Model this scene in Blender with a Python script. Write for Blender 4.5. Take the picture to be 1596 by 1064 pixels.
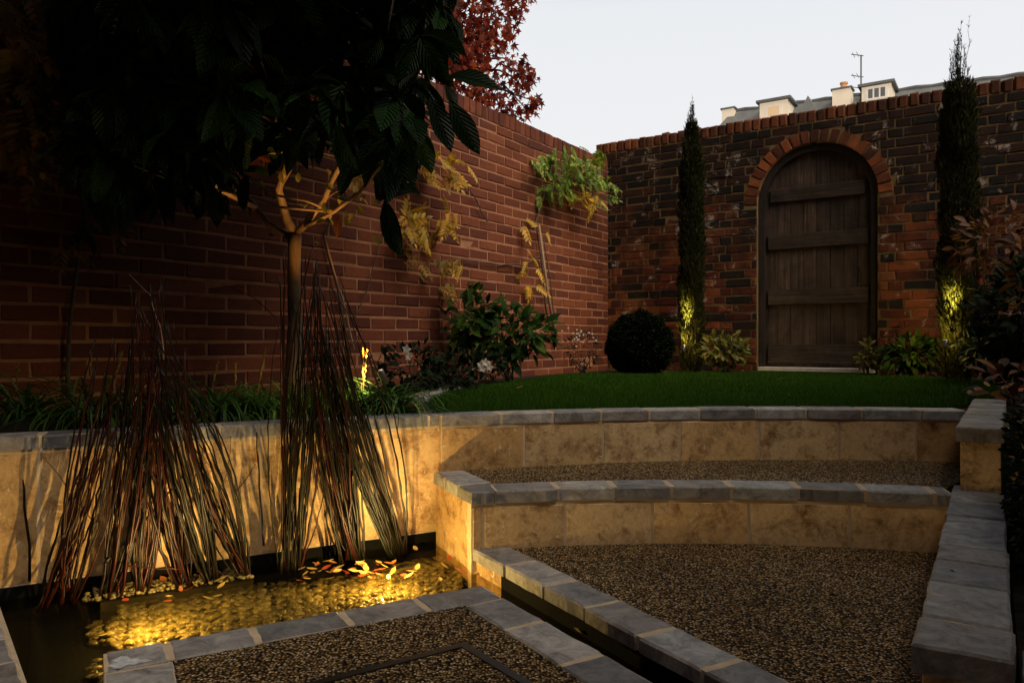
import bpy, math, random
import numpy as np
from mathutils import Vector, Matrix
random.seed(7); RNG = np.random.default_rng(7)
C = bpy.context.scene
for o in list(bpy.data.objects): bpy.data.objects.remove(o)
COL = C.collection
F = 1170.0; EYE = 0.605; HY = 532.0; HX = 798.0
# ---------------------------------------------------------------- camera
cam = bpy.data.cameras.new('camera'); camo = bpy.data.objects.new('camera', cam); COL.objects.link(camo)
camo.location = (0, 0, EYE); camo.rotation_euler = (math.radians(90), 0, 0)
cam.lens = 36 * F / 1596; cam.clip_start = .02; cam.clip_end = 3000
C.camera = camo
C.view_settings.view_transform = 'Standard'; C.view_settings.look = 'None'
C.view_settings.exposure = 0.0; C.view_settings.gamma = 1.0; C.view_settings.use_curve_mapping = False
# ---------------------------------------------------------------- world: dusk sky, glow beyond the far wall, darker overhead and behind
SUN_AZ = math.radians(200)     # the sun sets behind the camera, beyond the added house
W = bpy.data.worlds.new('World'); C.world = W; W.use_nodes = True
nt = W.node_tree; nt.nodes.clear(); N = nt.nodes; L = nt.links
out = N.new('ShaderNodeOutputWorld'); bg = N.new('ShaderNodeBackground'); L.new(bg.outputs[0], out.inputs[0])
tc = N.new('ShaderNodeTexCoord'); sx = N.new('ShaderNodeSeparateXYZ'); L.new(tc.outputs['Generated'], sx.inputs[0])
rz = N.new('ShaderNodeValToRGB'); L.new(sx.outputs['Z'], rz.inputs[0])
e = rz.color_ramp.elements
e[0].position = 0.0; e[0].color = (.93, .895, .895, 1)
e[1].position = 1.0; e[1].color = (.20, .22, .26, 1)
k = e.new(.2); k.color = (.87, .86, .88, 1)
k = e.new(.40); k.color = (.82, .84, .865, 1)
k = e.new(.62); k.color = (.40, .43, .48, 1)
dt = N.new('ShaderNodeVectorMath'); dt.operation = 'DOT_PRODUCT'; L.new(tc.outputs['Generated'], dt.inputs[0])
dt.inputs[1].default_value = (math.sin(.1), math.cos(.1), 0)
mr = N.new('ShaderNodeMapRange'); mr.interpolation_type = 'SMOOTHSTEP'; L.new(dt.outputs['Value'], mr.inputs['Value'])
mr.inputs['From Min'].default_value = .15; mr.inputs['From Max'].default_value = .76
mr.inputs['To Min'].default_value = .06; mr.inputs['To Max'].default_value = 1.0
mx = N.new('ShaderNodeVectorMath'); mx.operation = 'SCALE'; L.new(rz.outputs[0], mx.inputs[0]); L.new(mr.outputs[0], mx.inputs['Scale'])
sky = N.new('ShaderNodeTexSky'); sky.sky_type = 'NISHITA'; sky.sun_disc = False
sky.sun_elevation = math.radians(6.0); sky.sun_rotation = SUN_AZ
sm = N.new('ShaderNodeVectorMath'); sm.operation = 'SCALE'; sm.inputs['Scale'].default_value = .006; L.new(sky.outputs[0], sm.inputs[0])
ad = N.new('ShaderNodeVectorMath'); ad.operation = 'ADD'; L.new(mx.outputs[0], ad.inputs[0]); L.new(sm.outputs[0], ad.inputs[1])
# bright lobe added to the sky behind the viewer's right, lights wall and steps
dt2 = N.new('ShaderNodeVectorMath'); dt2.operation = 'DOT_PRODUCT'; L.new(tc.outputs['Generated'], dt2.inputs[0]); dt2.inputs[1].default_value = (math.sin(2.33) * math.cos(.85), math.cos(2.33) * math.cos(.85), math.sin(.85))
mr2 = N.new('ShaderNodeMapRange'); mr2.interpolation_type = 'SMOOTHSTEP'; L.new(dt2.outputs['Value'], mr2.inputs['Value'])
for i_, v_ in enumerate((.80, .97, 0, 5.5)): mr2.inputs[i_ + 1].default_value = v_
cs_ = N.new('ShaderNodeVectorMath'); cs_.operation = 'SCALE'; cs_.inputs[0].default_value = (1.0, .86, .68); L.new(mr2.outputs[0], cs_.inputs['Scale'])
ad2 = N.new('ShaderNodeVectorMath'); ad2.operation = 'ADD'; L.new(ad.outputs[0], ad2.inputs[0]); L.new(cs_.outputs[0], ad2.inputs[1]); ad = ad2
L.new(ad.outputs[0], bg.inputs[0]); bg.inputs[1].default_value = 1.0
sun = bpy.data.lights.new('sun', 'SUN'); sun.energy = 2.3; sun.angle = math.radians(1.5); sun.color = (1, .86, .70)
suno = bpy.data.objects.new('sun', sun); COL.objects.link(suno)
SEL = math.radians(6); sd = Vector((math.sin(SUN_AZ) * math.cos(SEL), math.cos(SUN_AZ) * math.cos(SEL), math.sin(SEL)))
suno.rotation_euler = sd.to_track_quat('Z', 'Y').to_euler(); suno.location = sd * 50
WARM = (1.0, .70, .30)
# ---------------------------------------------------------------- helpers
def tag(o, label=None, cat=None, group=None, kind=None):
    if label: o['label'] = label
    if cat: o['category'] = cat
    if group: o['group'] = group
    if kind: o['kind'] = kind
    return o
def empty(name, loc, label=None, cat=None, group=None):
    o = bpy.data.objects.new(name, None); COL.objects.link(o); o.location = loc; o.empty_display_size = .1
    return tag(o, label, cat, group)
class MB:
    def __init__(s): s.v = []; s.f = []; s.uv = []; s.n = 0
    def add(s, vs, fs, uv=None):
        b = s.n; s.v.append(np.asarray(vs, float).reshape(-1, 3)); k = len(vs); s.n += k
        s.uv.append(np.zeros((k, 2)) if uv is None else np.asarray(uv, float))
        s.f.extend([tuple(i + b for i in f) for f in fs]); return b
    def inst(s, tpl, mats, pos):
        """tpl (verts, faces, uv) instanced by (N,3,3) matrices and (N,3) positions"""
        tv, tf, tu = tpl; n = len(pos)
        vs = np.einsum('nij,kj->nki', mats, tv) + np.asarray(pos)[:, None, :]
        k = len(tv); b = s.n; s.v.append(vs.reshape(-1, 3)); s.uv.append(np.tile(tu, (n, 1))); s.n += n * k
        for f in tf:
            a = np.arange(n)[:, None] * k + b + np.array(f)[None, :]
            s.f.extend(map(tuple, a.tolist()))
    def box(s, c, sx, sy, sz, ax=None):
        ax = ax or ((1, 0, 0), (0, 1, 0), (0, 0, 1)); A = np.array(ax, float); c = np.array(c, float)
        vs = [c + A[0] * sx * i + A[1] * sy * j + A[2] * sz * k for k in (-.5, .5) for j in (-.5, .5) for i in (-.5, .5)]
        s.add(vs, [(0, 2, 3, 1), (4, 5, 7, 6), (0, 1, 5, 4), (2, 6, 7, 3), (0, 4, 6, 2), (1, 3, 7, 5)])
    def prism(s, poly, z0, z1):
        n = len(poly); a = sum(poly[i][0] * poly[(i + 1) % n][1] - poly[(i + 1) % n][0] * poly[i][1] for i in range(n))
        if a < 0: poly = poly[::-1]
        vs = [(p[0], p[1], z0) for p in poly] + [(p[0], p[1], z1) for p in poly]
        s.add(vs, [tuple(range(n - 1, -1, -1)), tuple(range(n, 2 * n))] + [(i, (i + 1) % n, n + (i + 1) % n, n + i) for i in range(n)])
    def stone(s, q, z0, z1, bev=.004, jit=.0015):
        """slab on the quad q (4 xy), soft upper edge"""
        q = np.array(q, float)
        a = 0.5 * sum(q[i][0] * q[(i + 1) % 4][1] - q[(i + 1) % 4][0] * q[i][1] for i in range(4))
        if a < 0: q = q[::-1]
        q = q + RNG.normal(0, jit, q.shape)
        z1 = z1 + RNG.normal(0, jit * .5)
        c = q.mean(0); inn = []
        # subdivide each edge for a slightly ragged edge
        P = []
        for i in range(4):
            a, b = q[i], q[(i + 1) % 4]
            for t in (0, .2, .4, .6, .8): P.append(a + (b - a) * t + (RNG.normal(0, jit * .6, 2) if t else 0))
        P = np.array(P); n = len(P)
        D = c - P; D /= np.linalg.norm(D, axis=1)[:, None]
        I = P + D * bev * 1.4 + RNG.normal(0, jit * .25, P.shape)
        vs = [(p[0], p[1], z0) for p in P] + [(p[0], p[1], z1 - bev) for p in P] + [(p[0], p[1], z1) for p in I]
        fs = [tuple(range(n - 1, -1, -1)), tuple(range(2 * n, 3 * n))]
        for l in (0, 1):
            fs += [(l * n + i, l * n + (i + 1) % n, (l + 1) * n + (i + 1) % n, (l + 1) * n + i) for i in range(n)]
        s.add(vs, fs)
    def brick(s, o, u, n, L_, H, D=.03, bev=.003, jit=.0015, up=(0, 0, 1)):
        """brick whose front lower-left corner is o, along u, facing n"""
        o = np.array(o, float); u = np.array(u, float); n = np.array(n, float); up = np.array(up, float)
        d0 = RNG.normal(0, jit * .6)
        R = [(0, 0), (L_, 0), (L_, H), (0, H)]
        out = [o + u * (a + RNG.normal(0, jit)) + up * (b + RNG.normal(0, jit)) for a, b in R]
        ii = [(bev, bev), (L_ - bev, bev), (L_ - bev, H - bev), (bev, H - bev)]
        back = [p - n * D for p in out]; mid = [p - n * (bev - d0) for p in out]
        fr = [o + u * (a + RNG.normal(0, jit * .7)) + up * (b + RNG.normal(0, jit * .7)) + n * (d0 + RNG.normal(0, jit * .4)) for a, b in ii]
        vs = back + mid + fr; fs = [(3, 2, 1, 0), (8, 9, 10, 11)]
        for l in (0, 1): fs += [(l * 4 + i, l * 4 + (i + 1) % 4, l * 4 + 4 + (i + 1) % 4, l * 4 + 4 + i) for i in range(4)]
        s.add(vs, fs)
    def tube(s, pts, rad, n=6, cap=True):
        P = np.array(pts, float); m = len(P)
        if np.isscalar(rad): rad = [rad] * m
        T = np.gradient(P, axis=0); T /= (np.linalg.norm(T, axis=1)[:, None] + 1e-9)
        r0 = np.array((0, 0, 1.)) if abs(T[0][2]) < .9 else np.array((1., 0, 0)); vs = []
        for i in range(m):
            a = np.cross(T[i], r0); a /= np.linalg.norm(a) + 1e-9; b = np.cross(T[i], a); r0 = -np.cross(T[i], a) if False else r0
            for j in range(n):
                t = 2 * math.pi * j / n; vs.append(P[i] + (a * math.cos(t) + b * math.sin(t)) * rad[i])
        fs = [(i * n + j, i * n + (j + 1) % n, (i + 1) * n + (j + 1) % n, (i + 1) * n + j) for i in range(m - 1) for j in range(n)]
        if cap: fs += [tuple(range(n - 1, -1, -1)), tuple(range((m - 1) * n, m * n))]
        s.add(vs, fs, [((j % n) / n, i / max(m - 1, 1)) for i in range(m) for j in range(n)])
    def build(s, name, mat, parent=None, smooth=False, label=None, cat=None, group=None, kind=None, origin=None):
        V = np.concatenate(s.v); U = np.concatenate(s.uv)
        org = Vector((0, 0, 0))
        if parent is not None:
            q = parent
            while q is not None: org += Vector(q.location); q = q.parent
        own = Vector((0, 0, 0))
        if origin is not None: own = Vector(origin) - org
        V = V - np.array(org) - np.array(own)
        me = bpy.data.meshes.new(name); me.from_pydata(V.tolist(), [], s.f)
        uvl = me.uv_layers.new(name='UVMap'); li = np.empty(len(me.loops), int); me.loops.foreach_get('vertex_index', li)
        uvl.data.foreach_set('uv', U[li].ravel())
        if smooth: me.polygons.foreach_set('use_smooth', np.ones(len(me.polygons), bool))
        me.materials.append(mat); me.update()
        o = bpy.data.objects.new(name, me); COL.objects.link(o); o.location = own
        if parent is not None: o.parent = parent
        return tag(o, label, cat, group, kind)
def nrm(a): a = np.asarray(a, float); return a / (np.linalg.norm(a, axis=-1, keepdims=True) + 1e-9)
def frames(d, up, sc, scn=None):
    """(N,3,3): columns side*sc, d*sc, normal*sc"""
    d = nrm(d); sd = nrm(np.cross(d, up)); nn = np.cross(sd, d); sc = np.asarray(sc).reshape(-1, 1)
    return np.stack([sd * sc, d * sc, nn * sc], axis=2)
def g2(px, py, z):          # ground point seen at a pixel
    Y = F * (EYE - z) / (py - HY); return np.array(((px - HX) / F * Y, Y))
def at(px, py, Y): return np.array(((px - HX) / F * Y, Y, EYE + (HY - py) / F * Y))
# ---------------------------------------------------------------- materials
def newmat(name):
    m = bpy.data.materials.new(name); m.use_nodes = True; t = m.node_tree
    return m, t.nodes, t.links, t.nodes['Principled BSDF'], t.nodes['Material Output']
def ramp(N, stops):
    r = N.new('ShaderNodeValToRGB'); e = r.color_ramp.elements
    while len(e) < len(stops): e.new(.5)
    for i, (p, c) in enumerate(stops): e[i].position = p; e[i].color = tuple(c) + (1,)
    return r
def noise(N, L, co, sc, det=4, rough=.55, dist=0):
    n = N.new('ShaderNodeTexNoise'); n.inputs['Scale'].default_value = sc; n.inputs['Detail'].default_value = det
    n.inputs['Roughness'].default_value = rough; n.inputs['Distortion'].default_value = dist; L.new(co, n.inputs['Vector']); return n
def mixc(N, L, fac, a, b, mode='MIX'):
    m = N.new('ShaderNodeMix'); m.data_type = 'RGBA'; m.blend_type = mode
    for sock, v in ((m.inputs[0], fac), (m.inputs[6], a), (m.inputs[7], b)):
        if hasattr(v, 'links') or hasattr(v, 'is_linked'): L.new(v, sock)
        elif isinstance(v, (int, float)): sock.default_value = v
        else: sock.default_value = tuple(v) + ((1,) if len(v) == 3 else ())
    return m.outputs[2]
def bump(N, L, h, st, dist, base=None):
    b = N.new('ShaderNodeBump'); b.inputs['Strength'].default_value = st; b.inputs['Distance'].default_value = dist
    L.new(h, b.inputs['Height'])
    if base is not None: L.new(base, b.inputs['Normal'])
    return b.outputs[0]
def obco(N): return N.new('ShaderNodeTexCoord').outputs['Object']
def island(N): return N.new('ShaderNodeNewGeometry').outputs['Random Per Island']
def maskr(N, L, v, lo, hi):
    r = N.new('ShaderNodeMapRange'); L.new(v, r.inputs[0]); r.inputs[1].default_value = lo; r.inputs[2].default_value = hi; return r.outputs[0]
def m_brick(name, stops, white=(.60, .72), soot=None, dark=(.4, .6)):
    m, N, L, P, O = newmat(name); co = obco(N)
    r = ramp(N, stops); r.color_ramp.interpolation = 'LINEAR'; L.new(island(N), r.inputs[0])
    n1 = noise(N, L, co, 38, 6, .7); c = mixc(N, L, .75, r.outputs[0], mixc(N, L, n1.outputs[0], (.35, .3, .3), (1.6, 1.5, 1.4)), 'MULTIPLY')
    n2 = noise(N, L, co, 3.1, 5, .65, .4)
    c = mixc(N, L, maskr(N, L, n2.outputs[0], *dark), c, mixc(N, L, 1, c, (.28, .24, .22), 'MULTIPLY'))
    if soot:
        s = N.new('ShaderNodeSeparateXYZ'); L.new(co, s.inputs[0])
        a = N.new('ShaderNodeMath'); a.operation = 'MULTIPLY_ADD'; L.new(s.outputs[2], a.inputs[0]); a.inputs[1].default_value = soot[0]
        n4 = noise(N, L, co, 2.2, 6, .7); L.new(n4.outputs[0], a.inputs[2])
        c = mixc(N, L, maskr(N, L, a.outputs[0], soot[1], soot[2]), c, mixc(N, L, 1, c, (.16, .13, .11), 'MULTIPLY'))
    n3 = noise(N, L, co, 6.5, 8, .75, .6)
    c = mixc(N, L, maskr(N, L, n3.outputs[0], *white), c, (.50, .42, .37))
    L.new(c, P.inputs['Base Color']); P.inputs['Roughness'].default_value = .85
    L.new(bump(N, L, noise(N, L, co, 90, 8, .7).outputs[0], .7, .006), P.inputs['Normal']); return m
def m_plain(name, c0, c1, sc=8, rough=.8, bst=.3, bsc=60, bd=.004, spec=.5, isl=0, metal=0):
    m, N, L, P, O = newmat(name); co = obco(N)
    n = noise(N, L, co, sc, 6, .65, .3)
    c = mixc(N, L, maskr(N, L, n.outputs[0], .3, .7), c0, c1)
    if isl:
        v = N.new('ShaderNodeMapRange'); L.new(island(N), v.inputs[0]); v.inputs[3].default_value = 1 - isl; v.inputs[4].default_value = 1 + isl
        h = N.new('ShaderNodeVectorMath'); h.operation = 'SCALE'; L.new(c, h.inputs[0]); L.new(v.outputs[0], h.inputs['Scale']); c = h.outputs[0]
    L.new(c, P.inputs['Base Color']); P.inputs['Roughness'].default_value = rough; P.inputs['Specular IOR Level'].default_value = spec; P.inputs['Metallic'].default_value = metal
    if bst: L.new(bump(N, L, noise(N, L, co, bsc, 6, .6).outputs[0], bst, bd), P.inputs['Normal'])
    return m
def m_leaf(name, stops, rough=.5, trans=.0, vein=0, spec=.5, tc=None, pat=30):
    m, N, L, P, O = newmat(name)
    r = ramp(N, stops); L.new(island(N), r.inputs[0]); col = r.outputs[0]
    co = obco(N); n = noise(N, L, co, pat, 3, .6)
    col = mixc(N, L, .6, col, mixc(N, L, n.outputs[0], (.55, .55, .5), (1.45, 1.4, 1.3)), 'MULTIPLY')
    if vein:
        uv = N.new('ShaderNodeUVMap'); s = N.new('ShaderNodeSeparateXYZ'); L.new(uv.outputs[0], s.inputs[0])
        ab = N.new('ShaderNodeMath'); ab.operation = 'ABSOLUTE'; L.new(s.outputs[0], ab.inputs[0])
        a = N.new('ShaderNodeMath'); a.operation = 'MULTIPLY_ADD'; L.new(ab.outputs[0], a.inputs[0]); a.inputs[1].default_value = -.34; L.new(s.outputs[1], a.inputs[2])
        b = N.new('ShaderNodeMath'); b.operation = 'MULTIPLY'; L.new(a.outputs[0], b.inputs[0]); b.inputs[1].default_value = 2 * math.pi * vein
        cs = N.new('ShaderNodeMath'); cs.operation = 'COSINE'; L.new(b.outputs[0], cs.inputs[0])
        md = N.new('ShaderNodeMapRange'); L.new(ab.outputs[0], md.inputs[0]); md.inputs[1].default_value = 0; md.inputs[2].default_value = .12; md.inputs[3].default_value = -2.0; md.inputs[4].default_value = 0
        h = N.new('ShaderNodeMath'); h.operation = 'ADD'; L.new(cs.outputs[0], h.inputs[0]); L.new(md.outputs[0], h.inputs[1])
        L.new(bump(N, L, h.outputs[0], .9, .0035), P.inputs['Normal'])
        col = mixc(N, L, maskr(N, L, h.outputs[0], -.95, -.4), mixc(N, L, 1, col, (1.9, 1.9, 1.6), 'MULTIPLY'), col)
    L.new(col, P.inputs['Base Color']); P.inputs['Roughness'].default_value = rough; P.inputs['Specular IOR Level'].default_value = spec
    if trans:
        t = N.new('ShaderNodeBsdfTranslucent'); L.new(mixc(N, L, 1, col, tc or (1.3, 1.3, 1.0), 'MULTIPLY'), t.inputs[0])
        ms = N.new('ShaderNodeMixShader'); ms.inputs[0].default_value = trans
        L.new(P.outputs[0], ms.inputs[1]); L.new(t.outputs[0], ms.inputs[2]); L.new(ms.outputs[0], O.inputs[0])
    return m
def m_gravel(name):
    m, N, L, P, O = newmat(name); co = obco(N)
    v = N.new('ShaderNodeTexVoronoi'); v.inputs['Scale'].default_value = 175; L.new(co, v.inputs['Vector'])
    s = N.new('ShaderNodeSeparateColor'); L.new(v.outputs['Color'], s.inputs[0])
    r = ramp(N, [(0, (.05, .030, .010)), (.3, (.27, .165, .065)), (.6, (.48, .32, .14)), (.85, (.68, .48, .25)), (1, (.9, .76, .54))]); L.new(s.outputs[0], r.inputs[0])
    d = maskr(N, L, v.outputs['Distance'], .25, .62)
    c = mixc(N, L, d, r.outputs[0], (.012, .008, .005))
    n = noise(N, L, co, 1.6, 5, .6); c = mixc(N, L, .8, c, mixc(N, L, maskr(N, L, n.outputs[0], .3, .7), (.55, .52, .5), (1.2, 1.2, 1.2)), 'MULTIPLY')
    L.new(c, P.inputs['Base Color']); P.inputs['Roughness'].default_value = .8; P.inputs['Specular IOR Level'].default_value = .12
    iv = N.new('ShaderNodeMath'); iv.operation = 'MULTIPLY_ADD'; iv.inputs[1].default_value = -1; L.new(v.outputs['Distance'], iv.inputs[0])
    L.new(s.outputs[1], iv.inputs[2])
    L.new(bump(N, L, iv.outputs[0], 1, .0045), P.inputs['Normal']); return m
def m_trav(name):
    m, N, L, P, O = newmat(name); co = obco(N); isl = island(N)
    off = N.new('ShaderNodeVectorMath'); off.operation = 'SCALE'; cmb = N.new('ShaderNodeCombineXYZ')
    for i in range(3): L.new(isl, cmb.inputs[i])
    L.new(cmb.outputs[0], off.inputs[0]); off.inputs['Scale'].default_value = 17
    ad = N.new('ShaderNodeVectorMath'); L.new(co, ad.inputs[0]); L.new(off.outputs[0], ad.inputs[1]); co2 = ad.outputs[0]
    r = ramp(N, [(0, (.42, .25, .10)), (.35, (.70, .47, .22)), (.6, (.50, .31, .13)), (.8, (.60, .43, .23)), (1, (.74, .54, .30))]); L.new(isl, r.inputs[0])
    n1 = noise(N, L, co2, 15, 10, .78, .3); c = mixc(N, L, maskr(N, L, n1.outputs[0], .47, .66), r.outputs[0], mixc(N, L, 1, r.outputs[0], (.30, .20, .11), 'MULTIPLY'))
    n2 = noise(N, L, co2, 22, 8, .78, 1.2); c = mixc(N, L, maskr(N, L, n2.outputs[0], .575, .62), c, (.70, .56, .38))
    n3 = noise(N, L, co2, 70, 5, .75); c = mixc(N, L, .9, c, mixc(N, L, n3.outputs[0], (.5, .5, .5), (1.5, 1.5, 1.5)), 'MULTIPLY')
    v = N.new('ShaderNodeTexVoronoi'); v.inputs['Scale'].default_value = 90; L.new(co2, v.inputs['Vector'])
    pit = N.new('ShaderNodeMath'); pit.operation = 'MULTIPLY'; L.new(maskr(N, L, v.outputs['Distance'], .45, .1), pit.inputs[0]); L.new(maskr(N, L, n2.outputs[0], .52, .62), pit.inputs[1])
    L.new(c, P.inputs['Base Color']); P.inputs['Roughness'].default_value = .62; P.inputs['Specular IOR Level'].default_value = .4
    b1 = bump(N, L, pit.outputs[0], -.8, .006)
    L.new(bump(N, L, n3.outputs[0], .25, .004, b1), P.inputs['Normal']); return m
def m_slate(name, stops=None):
    m, N, L, P, O = newmat(name); co = obco(N)
    r = ramp(N, stops or [(0, (.13, .135, .145)), (.35, (.22, .225, .24)), (.65, (.25, .235, .235)), (.85, (.32, .34, .36)), (1, (.40, .37, .35))]); L.new(island(N), r.inputs[0])
    n1 = noise(N, L, co, 17, 9, .78, .8); c = mixc(N, L, 1.0, r.outputs[0], mixc(N, L, maskr(N, L, n1.outputs[0], .3, .7), (.22, .22, .24), (1.6, 1.57, 1.52)), 'MULTIPLY')
    n2 = noise(N, L, co, 7, 7, .75, 2.0); c = mixc(N, L, maskr(N, L, n2.outputs[0], .63, .73), c, (.32, .32, .33))
    L.new(c, P.inputs['Base Color']); P.inputs['Roughness'].default_value = .6; P.inputs['Specular IOR Level'].default_value = .45
    L.new(bump(N, L, noise(N, L, co, 24, 8, .65, .8).outputs[0], .55, .008), P.inputs['Normal']); return m
M = {}
M['brick_l'] = m_brick('new red brick', [(0, (.080, .015, .007)), (.3, (.115, .024, .008)), (.7, (.155, .036, .012)), (1, (.21, .058, .022))], (.92, 1), None, (.6, .85))
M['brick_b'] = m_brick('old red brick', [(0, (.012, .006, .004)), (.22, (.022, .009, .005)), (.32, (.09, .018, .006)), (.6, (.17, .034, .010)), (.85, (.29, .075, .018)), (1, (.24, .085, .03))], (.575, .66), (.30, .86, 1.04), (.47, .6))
M['brick_a'] = m_brick('orange arch brick', [(0, (.05, .015, .008)), (.35, (.16, .038, .014)), (.7, (.28, .07, .02)), (1, (.40, .12, .035))], (.62, .70), None, (.5, .68))
M['brick_c'] = m_brick('brown capping brick', [(0, (.07, .022, .010)), (.5, (.17, .05, .018)), (1, (.27, .085, .03))], (.66, .74), None, (.5, .7))
M['brick_h'] = m_plain('added house brick', (.10, .04, .025), (.16, .06, .04), 3, .9, .3)
M['mortar_l'] = m_plain('pinkish mortar', (.27, .115, .06), (.42, .20, .11), 12, .95, .6, 120, .004)
M['mortar_b'] = m_plain('lime mortar', (.08, .05, .022), (.36, .24, .10), 3, .95, .8, 120, .005)
M['trav'] = m_trav('travertine'); M['slate'] = m_slate('blue grey limestone'); M['slate_pale'] = m_slate('pale grey slab', [(0, (.15, .155, .165)), (.35, (.21, .215, .225)), (.65, (.25, .235, .23)), (.85, (.28, .29, .30)), (1, (.32, .31, .30))])
M['gravel'] = m_gravel('resin bound gravel')
M['grout'] = m_plain('cream grout', (.46, .35, .24), (.62, .50, .36), 30, .9, .4, 150, .002)
M['liner'] = m_plain('black rubber liner', (.003, .003, .003), (.007, .007, .006), 10, .8, .3, 30, .004, .08)
M['soil'] = m_plain('dark bed soil', (.008, .006, .004), (.028, .02, .013), 20, .95, 1, 45, .02, .2)
M['turf'] = m_plain('turf base', (.006, .010, .004), (.012, .02, .006), 20, .95, .5, 60, .01, .1)
M['ground'] = m_plain('outer ground', (.02, .022, .014), (.04, .04, .025), 2, .95, .5, 10, .02, .2)
M['inlay'] = m_plain('black metal edging', (.006, .006, .006), (.01, .01, .01), 20, .45, .1, 60, .001)
M['glint'] = m_plain('pale painted sky reflection', (.35, .38, .42), (.75, .78, .82), 60, .6, .3)
M['oak'] = None
def m_wood(name, a, b, sc=(60, 60, 2.2)):
    m, N, L, P, O = newmat(name); co = obco(N); mp = N.new('ShaderNodeMapping'); L.new(co, mp.inputs[0]); mp.inputs['Scale'].default_value = sc
    n = noise(N, L, mp.outputs[0], 1, 6, .7, .6); n2 = noise(N, L, co, 3.5, 6, .7, .3)
    c = mixc(N, L, maskr(N, L, n.outputs[0], .3, .72), a, b)
    c = mixc(N, L, maskr(N, L, n2.outputs[0], .35, .68), mixc(N, L, 1, c, (.28, .26, .25), 'MULTIPLY'), c)
    v = N.new('ShaderNodeMapRange'); L.new(island(N), v.inputs[0]); v.inputs[3].default_value = .6; v.inputs[4].default_value = 1.25
    h = N.new('ShaderNodeVectorMath'); h.operation = 'SCALE'; L.new(c, h.inputs[0]); L.new(v.outputs[0], h.inputs['Scale'])
    L.new(h.outputs[0], P.inputs['Base Color']); P.inputs['Roughness'].default_value = .7
    L.new(bump(N, L, n.outputs[0], .8, .006), P.inputs['Normal']); return m
M['oak'] = m_wood('weathered door boards', (.022, .013, .009), (.21, .135, .10))
M['oak2'] = m_wood('dark door frame', (.016, .010, .008), (.07, .045, .035))
M['oak3'] = m_wood('door batten wood', (.016, .010, .007), (.15, .10, .075), (2.2, 2.2, 60))
M['bark'] = m_wood('smooth grey brown bark', (.17, .115, .06), (.38, .27, .15), (45, 45, 6))
M['darkbark'] = m_wood('dark bark', (.02, .014, .01), (.06, .042, .03), (40, 40, 5))
M['cane'] = m_plain('pale cane', (.26, .16, .09), (.38, .25, .15), 20, .6, .2)
M['vine'] = m_plain('vine stem', (.05, .035, .022), (.12, .085, .055), 30, .8, .3)
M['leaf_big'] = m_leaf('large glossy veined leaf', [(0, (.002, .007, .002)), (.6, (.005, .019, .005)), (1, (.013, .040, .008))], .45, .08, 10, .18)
M['leaf_orange'] = m_leaf('old orange leaf', [(0, (.45, .11, .03)), (1, (.6, .2, .07))], .5, .35, 8, .4)
M['leaf_yoko'] = m_leaf('young olive leaf', [(0, (.04, .05, .01)), (1, (.20, .19, .03))], .5, .25, 0, .4)
M['leaf_maple'] = m_leaf('red maple leaf', [(0, (.06, .006, .006)), (.5, (.18, .018, .010)), (.85, (.38, .06, .016)), (1, (.45, .12, .02))], .55, .5, 0, .3, (1.5, 1.1, .9))
M['leaf_wgreen'] = m_leaf('green climber leaf', [(0, (.05, .11, .01)), (.6, (.15, .26, .02)), (1, (.34, .42, .04))], .5, .3, 0, .4)
M['leaf_wgold'] = m_leaf('golden climber leaf', [(0, (.30, .22, .02)), (.5, (.6, .40, .04)), (1, (.7, .34, .04))], .5, .3, 0, .4)
M['leaf_wolive'] = m_leaf('olive brown climber leaf', [(0, (.12, .09, .02)), (.6, (.30, .20, .04)), (1, (.40, .17, .035))], .6, .3, 0, .3)
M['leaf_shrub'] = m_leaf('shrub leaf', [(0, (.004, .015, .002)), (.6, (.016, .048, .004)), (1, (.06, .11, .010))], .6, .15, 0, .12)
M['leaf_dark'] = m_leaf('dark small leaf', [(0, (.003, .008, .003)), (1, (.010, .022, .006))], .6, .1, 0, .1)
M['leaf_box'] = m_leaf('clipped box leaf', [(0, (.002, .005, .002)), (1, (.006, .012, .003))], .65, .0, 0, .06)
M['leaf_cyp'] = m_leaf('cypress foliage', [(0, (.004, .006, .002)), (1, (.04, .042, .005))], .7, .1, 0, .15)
M['leaf_lirio'] = m_leaf('strap leaf', [(0, (.02, .06, .008)), (.7, (.05, .13, .02)), (1, (.14, .24, .05))], .45, .2, 0, .35)
M['leaf_rust'] = m_leaf('rusty autumn leaf', [(0, (.03, .012, .004)), (.5, (.09, .028, .007)), (1, (.16, .07, .015))], .6, .25, 0, .3)
M['leaf_yel'] = m_leaf('yellow green leaf', [(0, (.05, .06, .01)), (1, (.20, .18, .03))], .55, .25, 0, .3)
M['grass'] = m_leaf('lawn grass', [(0, (.012, .045, .004)), (.6, (.03, .10, .007)), (1, (.09, .17, .015))], .7, .25, 0, .08, pat=2.6)
M['petal'] = m_leaf('white petal', [(0, (.7, .68, .66)), (1, (.8, .8, .8))], .6, .3)
M['red_stem'] = m_plain('red brown stem', (.008, .001, .001), (.045, .005, .002), 12, .42, .1, 60, .001, .3, .5)
M['green_stem'] = m_plain('olive stem', (.002, .003, .001), (.010, .009, .003), 12, .42, .1, 60, .001, .3, .5)
M['dark_stem'] = m_plain('dark stem', (.003, .002, .001), (.010, .004, .002), 12, .42, .1, 60, .001, .3, .5)
M['twig'] = m_plain('pale dry twig', (.20, .13, .08), (.36, .24, .16), 20, .6, .2)
M['pebble'] = m_plain('smooth cream pebble', (.07, .052, .015), (.30, .23, .07), 14, .35, .2, 50, .002, .5, .6)
M['steel'] = m_plain('brushed steel', (.45, .44, .42), (.6, .58, .55), 30, .3, .05, 60, .001, .5, 0, 1)
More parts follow.
